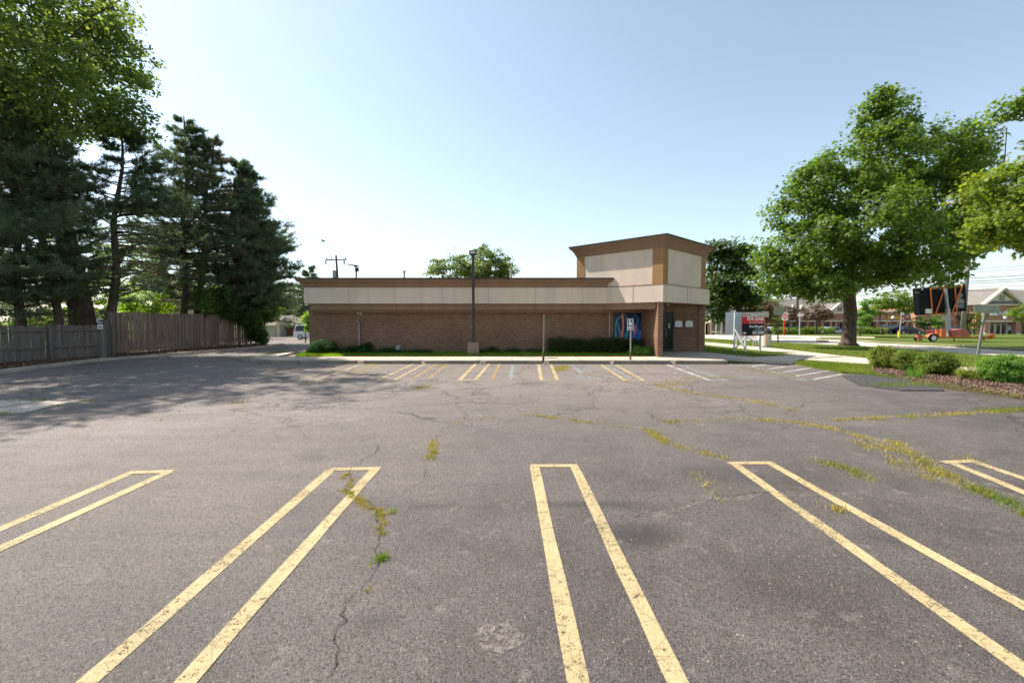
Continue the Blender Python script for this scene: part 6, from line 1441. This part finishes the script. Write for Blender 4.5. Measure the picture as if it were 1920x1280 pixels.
# --- pines
def pine(label, base, lean_top, r0, whorls, needle='needle', crown=(3.5, .3), seed=1, nper=17, tuft=.27, dens=None, side=None, skip=None, tw=1.0, group='pine trees behind the fence'):
    rs = random.Random(seed); t = thing('pine_tree', label, 'tree', base, 0, group); top = Vector(lean_top)-Vector(base); H = top.z
    n = 12; pts = [Vector((top.x*(i/n)+math.sin(i*1.1+seed)*.10*(i > 0), top.y*(i/n)+math.cos(i*.9+seed)*.08*(i > 0), H*i/n)) for i in range(n+1)]
    wd = MB(); wd.tube(pts, [r0*(1.25 if i == 0 else 1)*(1-.86*i/n) for i in range(n+1)], 12)
    def trunk_at(z): f = max(0, min(.999, z/H))*n; i = int(f); return pts[i].lerp(pts[i+1], f-i)
    tp = []; td = []
    for (z, az, L, el) in whorls(rs, H):
        o = trunk_at(z); d = Vector((math.cos(az), math.sin(az), 0)); k = max(3, int(L/.45)); bp_ = [o]; 
        cur = d*math.cos(el)+Vector((0, 0, math.sin(el))); p = o.copy()
        for i in range(k):
            cur = (cur+Vector((rs.gauss(0, .1), rs.gauss(0, .1), rs.gauss(0, .07)+(.07 if i > k*.6 else -.035)))).normalized(); p = p+cur*(L/k); bp_.append(p.copy())
        rb = .012+.022*L*.55; wd.tube(bp_, [rb*(1-.8*i/k) for i in range(k+1)], 5, cap=False)
        i0 = int(k*.34) if L > 1.6 else int(k*.15)
        for i in range(max(1, i0), k+1):
            q_ = bp_[i]; dirn = (bp_[i]-bp_[i-1]).normalized(); lat = dirn.cross(Vector((0, 0, 1))).normalized()
            for s in ((-1, 1) if i < k else (-1, 1, 0, 0)):
                for rep in range(2):
                    if rs.random() > (dens or (lambda u_: .62))(z/H): continue
                    ln = rs.uniform(.35, .95)*min(1.25, .35+L*.22)*tw; dd = (dirn*rs.uniform(.4, 1)+lat*s*rs.uniform(.5, 1.1)+Vector((0, 0, rs.uniform(-.1, .45)))).normalized()
                    e = q_+dd*ln; wd.tube([q_, e], [.012, .006], 3, cap=False)
                    for f in (.45, .75, 1.):
                        tp.append(tuple(q_.lerp(e, f)+Vector((rs.gauss(0, .03), rs.gauss(0, .03), rs.gauss(0, .03))))); td.append(tuple((dd+Vector((0, 0, .35))).normalized()))
    wd.build('trunk', M['bark2'], t, smooth=True)
    tp = np.array(tp); td = np.array(td); m = len(tp)*nper; ci = np.repeat(np.arange(len(tp)), nper)
    d = rng.normal(size=(m, 3)); d /= np.linalg.norm(d, axis=1, keepdims=True); d = d*.85+td[ci]*.75; d /= np.linalg.norm(d, axis=1, keepdims=True)
    L_ = tuft*rng.uniform(.55, 1.1, m)[:, None]; b0 = tp[ci]+d*.02-td[ci]*rng.uniform(0, .16, m)[:, None]; sd = np.cross(d, rng.normal(size=(m, 3))); sd /= np.linalg.norm(sd, axis=1, keepdims=True)
    v = np.stack([b0-sd*.013, b0+sd*.013, b0+d*L_*.6+sd*.011, b0+d*L_], 1)
    np_mesh('crown', v.reshape(-1, 3), 4, LF[needle], t); return t
def W(z0, step, nb, prof, el=(.05, .3), azr=None):
    def f(rs, H):
        z = z0
        while z < H-.1:
            for k in range(nb if z < H-1 else 3):
                az = rs.uniform(0, 2*math.pi) if azr is None or rs.random() > .5 else rs.uniform(*azr)
                u_ = z/H; yield (z+rs.uniform(-.2, .2), az, max(.35, prof(u_)*rs.uniform(.6, 1.1)), rs.uniform(*el)+.5*max(0, u_-.8)*3)
            z += step
    return f
pr = lambda mx, lo=.3, tp=.12: (lambda u_: mx*(min(1, (u_-lo)/.18+.55) if u_ < lo+.2 else 1)*max(tp, min(1., (1.03-u_)*2.1)))
def pb_(px, Y): p = A(px, 600, Y); return (p.x, Y, 0)
def pt_(px, py, Y): return tuple(A(px, py, Y))
pine('tall pine with bare lower trunk nearest the left edge of the low fence', pb_(42, 25), pt_(10, 130, 25), .25, W(2.2, .48, 5, pr(4.2, .1)), seed=1, dens=lambda u_: .68)
pine('leaning slender pine trunk between the left edge and the thick trunk', pb_(112, 25.5), pt_(50, 200, 25.5), .24, W(3.0, .5, 5, pr(3.4, .2)), seed=5, dens=lambda u_: .3 if u_ < .5 else .6)
pine('pine with straight bare trunk and long right hand branches where the two fences meet', pb_(203, 27), pt_(228, 245, 27), .30, W(3.4, .52, 5, pr(4.2, .2), azr=(-.6, .6)), seed=3, dens=lambda u_: .12 if u_ < .62 else .72, needle='needle')
pine('tallest pointed pine above the middle of the board fence', pb_(342, 34), pt_(348, 218, 34), .26, W(3.6, .46, 5, pr(3.9, .2)), seed=4, dens=lambda u_: .2 if u_ < .45 else .7)
pine('pine with brownish inner needles just right of the tallest pointed one', pb_(366, 35), pt_(398, 262, 35.5), .28, W(3.0, .46, 5, pr(4.2, .15)), needle='needle2', seed=8, dens=lambda u_: .32 if u_ < .5 else .62)
pine('right hand pine reaching furthest towards the building', pb_(402, 37), pt_(448, 305, 37), .28, W(3.0, .44, 6, pr(4.6, .15), azr=(-.8, .6)), seed=9, dens=lambda u_: .5 if u_ < .35 else .75)
pine('short broad pine at the far end of the board fence', pb_(428, 40), pt_(452, 350, 40), .24, W(2.2, .46, 5, pr(4.3, .1), azr=(-.5, .5)), seed=12, dens=lambda u_: .75)
pine('pine outside the picture at the left whose boughs hang in at the edge', pb_(-40, 22), pt_(-50, 100, 22), .28, W(3, .5, 5, pr(4.2, .1)), seed=14)
p = A(578, 600, 80)
pine('distant blue green pine behind the left end of the low roof', (p.x, 80, -1), pt_(579, 503, 80), .25, W(1.5, .6, 6, lambda u_: 3.2*(1.05-u_)+.4), seed=20, nper=16, tuft=.5, group='distant pines', tw=1.3)
# vine mass at the end of the board fence
fe = fence_line_new[1]
c = [((fe.x+.1, fe.y-.3, 2.7), (1.5, 1.4, 1.3), 60), ((fe.x+.5, fe.y+.3, 1.5), (.7, 1.0, 1.2), 40), ((fe.x-.2, fe.y-2.2, 2.9), (1.1, 1.8, 1.0), 46), ((fe.x+.8, fe.y+.8, 3.6), (1.5, 1.6, 1.6), 60), ((fe.x+.75, fe.y+.3, .5), (.5, .6, .5), 18), ((fe.x-.4, fe.y-3.5, 3.6), (1.0, 1.6, 1.4), 30), ((fe.x+.7, fe.y+.5, 4.6), (1.2, 1.2, 1.6), 34)]
leafy('climbing_vine', 'dense green vine draped over the far end of the tall board fence', 'vine', (fe.x+.1, fe.y+.2, .05), [(fe.x+.1, fe.y+.2, 0), (fe.x, fe.y+.1, 1), (fe.x, fe.y, 2)], [.08, .06, .05], c, LF['vine'], .14, 95, .4, DIAM, fork=1, flat=1.1, up=.4, outn=.8)

# ------------------------------------------------------------------ shrubs
def shrub(name, label, cat, c, r, n, mat, leaf, per, crad, group=None, shape=DIAM, extra=None, flat=.8, stem=True):
    "c = base centre on the ground, r = half sizes"
    t = thing(name, label, cat, c, 0, group); r = np.array(r)
    d = rng.normal(size=(n, 3)); d /= np.linalg.norm(d, axis=1, keepdims=True)
    cl = d*r*rng.uniform(.55, 1.05, n)[:, None]+np.array([0, 0, r[2]*.88]); cl[:, 2] = np.maximum(cl[:, 2]*1.0, rng.uniform(.05, .2, n))
    ci = np.repeat(np.arange(n), per); m = len(ci); off = rng.normal(size=(m, 3))*crad*.5; off[:, 2] *= flat
    pos = cl[ci]+off; pos[:, 2] = np.maximum(pos[:, 2], .01)
    nr = rng.normal(size=(m, 3))*.6+np.array([0, 0, .6])+(d/r*r.mean())[ci]*.7
    np_mesh('foliage', leaves_geo(pos, nr, leaf, shape), len(shape), mat, t)
    if stem:
        w_ = MB()
        for k in range(min(n, 46)): a_ = cl[k]; w_.tube([(a_[0]*.08, a_[1]*.08, 0), (a_[0]*.45, a_[1]*.45, a_[2]*.5), tuple(a_)], [.014, .009, .005], 4, cap=False)
        w_.build('stem', M['twig'], t)
    if extra:
        k = rng.choice(n, max(3, n//4)); top = cl[k]+np.array([0, 0, .05]); ci = np.repeat(np.arange(len(k)), 14); pos = top[ci]+rng.normal(size=(len(ci), 3))*np.array([.05, .05, .02]); tag(np_mesh('flowers', leaves_geo(pos, rng.normal(size=(len(ci), 3))*.4+np.array([0, 0, 1.]), .025, DIAM), 4, extra, t), kind='stuff')
    return t
for px, pyb, wp, hp_, n, lb in ((1661, 691, 30, 46, 150, 'round spirea bush, leftmost in the mulch bed'), (1704, 695, 27, 42, 120, 'second spirea bush from the left, paler and half hidden behind its neighbour'), (1760, 704, 37, 49, 170, 'broad spirea bush in the middle of the mulch bed'), (1887, 719, 44, 58, 210, 'large deep green spirea bush at the right edge of the mulch bed')):
    g = G(px, pyb, .08); k = g.y/F
    yb = g.y+wp*k*.75; shrub('spirea_bush', lb, 'bush', ((px-960)/F*yb, yb, .07), (wp*k*.80, wp*k*.75, hp_*k*.47), int(n*1.6), LF['spirea'] if px < 1880 else LF['bright'], .05, 80, .13, 'bushes in the mulch bed', extra=LF['petal'])
g = G(1833, 712, .08); k = g.y/F
shrub('spirea_bush', 'small sparse straggly bush between the middle and the large right hand bush', 'bush', (g.x, g.y+.3, .07), (17*k, .4, 13*k), 34, LF['spirea'], .05, 24, .12, 'bushes in the mulch bed')
g = G(1714, 706, .08); t = thing('daylily_clump', 'clump of long green blade leaves between two spirea bushes', 'plant', (g.x, g.y, .07))
pp = np.zeros((160, 3)); pp[:, :2] = rng.normal(0, .12, (160, 2)); np_mesh('leaves', blades(pp, .42, .022, .9), 3, LF['bright'], t)
# hedge under the mural
t = None
g0 = G(1030, 658, .13); g1 = G(1203, 660, .13); zt = A(1100, 633.5, 25.2).z
hx0, hx1 = A(1030, 650, 25.2).x, A(1203, 650, 25.2).x
t = thing('clipped_hedge', 'long low dark clipped hedge along the brick wall under the mural', 'hedge', ((hx0+hx1)/2, 25.2, .12))
n = 900; W_ = (hx1-hx0)/2; cl = np.stack([rng.uniform(-W_, W_, n), rng.uniform(-.5, .5, n), rng.uniform(.04, .92, n)*(zt-.12)], 1)
cl[:, 2] += .05*np.sin(cl[:, 0]*2.1)+.03*np.sin(cl[:, 0]*5.3)
m = n*60; ci = np.repeat(np.arange(n), 60); pos = cl[ci]+rng.normal(size=(m, 3))*.07; pos[:, 2] = np.maximum(pos[:, 2], .01)
np_mesh('foliage', leaves_geo(pos, rng.normal(size=(m, 3))+np.array([0, -.3, .7]), .045, DIAM), 4, LF['hedge'], t)
w_ = MB()
for k in range(60): a_ = cl[k]; w_.tube([(a_[0]*.97, a_[1]*.3, 0), tuple(a_)], [.012, .005], 4, cap=False)
w_.build('stem', M['twig'], t)
# yew bush at left corner, ground cover, weeds, bright plant
g = G(605, 660, .13); k = 25/F
shrub('yew_bush', 'dark green spreading yew at the left corner of the brick wall', 'bush', (A(603, 600, 25).x, 24.95, .12), (28*k, .75, 13.5*k), 260, LF['yew'], .045, 90, .13)
gcov = [(640, 800, 9, 300)]
n = 520; t = thing('ground_ivy', 'low dark green ivy spreading along the foot of the brick wall beside the yew', 'plant', (A(715, 600, 25.2).x, 25.2, .12)); x0 = A(630, 600, 25.2).x-t.location.x; x1 = A(805, 600, 25.2).x-t.location.x
xx = rng.uniform(x0, x1, n); hh = .28*np.clip(1.1-(xx-x0)/(x1-x0), .12, 1)+.1; hh *= .75+.35*np.sin(xx*3.1)
cl = np.stack([xx, rng.uniform(-.55, .5, n), rng.uniform(.05, 1, n)*hh], 1); ci = np.repeat(np.arange(n), 55); pos = cl[ci]+rng.normal(size=(len(ci), 3))*np.array([.1, .1, .06]); pos[:, 2] = np.maximum(pos[:, 2], .01)
np_mesh('foliage', leaves_geo(pos, rng.normal(size=(len(ci), 3))*.6+np.array([0, -.2, 1]), .055, DIAM), 4, LF['yew'], t)
k_ = rng.choice(n, 14); fp_ = cl[k_]+np.array([0, -.1, .12]); np_mesh('flowers', leaves_geo(fp_, np.tile([0, -1., .6], (14, 1)), .06, DIAM), 4, LF['whiteflower'], t)
shrub('ivy_clump', 'rounded dark ivy clump under the vent pipe on the brick wall', 'plant', (A(688, 600, 25.3).x, 25.3, .12), (.35, .3, .33), 40, LF['yew'], .05, 60, .12)
shrub('leafy_plant', 'fresh light green leafy plant at the foot of the sunlit brick corner', 'plant', (A(1208, 600, 23.75).x, 23.75, .12), (.72, .42, .26), 90, LF['bright'], .085, 34, .16)
for px, h, lb in ((928, .42, 'weedy green clump against the wall right of the lamp base'), (962, .3, 'lower weed clump against the wall between lamp base and hedge'), (1005, .25, 'small weed clump at the left end of the hedge'), (905, .22, 'tiny weed clump beside the concrete lamp base')):
    shrub('weed_clump', lb, 'plant', (A(px, 600, 25.3).x, 25.3, .12), (.45, .3, h*.55), 26, LF['dark'], .06, 40, .14, 'weeds along the wall')
# far hedge by the street parking
a = A(1447, 600, 80); b = A(1600, 600, 80)
for (p0, p1, lb) in ((1447, 1562, 'long low hedge in front of the parked cars left of the maple trunk'), (1603, 1662, 'low hedge right of the maple trunk before the shops')):
    a = A(p0, 600, 78).x; b = A(p1, 600, 78).x; z = hz(a, 78); L = b-a; n = int(L*26); t = thing('clipped_hedge', lb, 'hedge', ((a+b)/2, 78, z), 0, 'hedges before the shops')
    cl = np.stack([rng.uniform(-L/2, L/2, n), rng.uniform(-.5, .5, n), rng.uniform(.05, 1.0, n)*1.05], 1); ci = np.repeat(np.arange(n), 22)
    np_mesh('foliage', leaves_geo(cl[ci]+rng.normal(size=(len(ci), 3))*.17, rng.normal(size=(len(ci), 3))+np.array([0, -.2, .8]), .2, DIAM), 4, LF['back'] if p0 > 1500 else LF['back'], t)

# ------------------------------------------------------------------ grass, litter, mulch
def in_poly(x, y, poly):
    r_ = np.zeros(len(x), bool); n = len(poly)
    for i in range(n):
        (x0, y0), (x1, y1) = poly[i], poly[(i+1) % n]
        c = ((y0 > y) != (y1 > y)); xi = (x1-x0)*(y-y0)/((y1-y0) if y1 != y0 else 1e-9)+x0; r_ ^= (c & (x < xi))
    return r_
def fill(poly, n, ymax=60, xmax=1e9):
    P_ = np.array(poly); x0, y0 = P_.min(0); x1, y1 = P_.max(0); y1 = min(y1, ymax); x1 = min(x1, xmax)
    x = rng.uniform(x0, x1, n); y = rng.uniform(y0, y1, n); k = in_poly(x, y, poly); return np.stack([x[k], y[k], np.zeros(k.sum())], 1)
def grass(name, polys, dens, h, w_, z, mat):
    for poly in polys:
        P_ = np.array(poly); area = (np.ptp(P_[:, 0]))*min(np.ptp(P_[:, 1]), 60); p = fill(poly, int(min(area*dens, 400000))); p[:, 2] = z
        tag(np_mesh(name, blades(p, h, w_, .7), 3, mat), kind='stuff')
grass('grass', [strip], 1300, .15, .014, .13, LF['lime'])
p = fill([P2(615, 667), P2(660, 667), P2(652, 663), P2(622, 663)], 3000); p[:, 2] = .13; tag(np_mesh('grass', blades(p, .13, .012, .7), 3, LF['bright']), kind='stuff')
grass('grass', [lawnC], 900, .07, .012, .06, LF['grass'])
grass('grass', [lawnB], 160, .08, .02, .08, LF['grass'])
grass('grass', [[q_ for q_ in lawnA+[P2(1446, 652, .07)]]], 110, .08, .022, .07, LF['grass'])
edge = tufts('g', [([(1489, 681), (1578, 698), (1640, 704), (1700, 713), (1760, 722), (1800, 731), (1920, 748)], 50, .12), ([(1640, 725), (1720, 722), (1790, 728), (1860, 738)], 30, .2), ([(1250, 672), (1268, 680)], 10, .05), ([(1340, 664), (1362, 666)], 8, .06)]); edge[:, 2] = .03
tag(np_mesh('grass', blades(edge, .1, .012, .8), 3, LF['grass']), kind='stuff')
# mulch chips
p = fill(bed, 30000, xmax=17); p = p[:14000]; p[:, 2] = .08+rng.uniform(0, .02, len(p))
tag(np_mesh('mulch_chips', leaves_geo(p, rng.normal(size=(len(p), 3))*.6+np.array([0, 0, 1.]), .06, np.array([(-.2, -.5), (.2, -.5), (.15, .5), (-.2, .5)])), 4, LF['chips']), kind='stuff')
# dead leaves along the fence
sp = [(x+.0, y) for x, y in [(-18.6, 8)]+[(x-.25, y) for x, y in KL]]+[(-21.2, 38), (-23, 25), (-24.5, 18), (-22, 8)]
p = fill(sp, 26000); p = p[:11000]; p[:, 2] = .095+rng.uniform(0, .03, len(p))
tag(np_mesh('leaf_litter', leaves_geo(p, rng.normal(size=(len(p), 3))*.5+np.array([0, 0, 1.]), .07, DIAM), 4, LF['litter']), kind='stuff')
# scattered dead leaves and twigs on the asphalt near the trees
p = np.stack([rng.uniform(-19, -6, 260), rng.uniform(9, 24, 260), np.full(260, .01)], 1)
tag(np_mesh('leaf_litter', leaves_geo(p, rng.normal(size=(260, 3))*.3+np.array([0, 0, 1.]), .05, DIAM), 4, LF['litter']), kind='stuff')
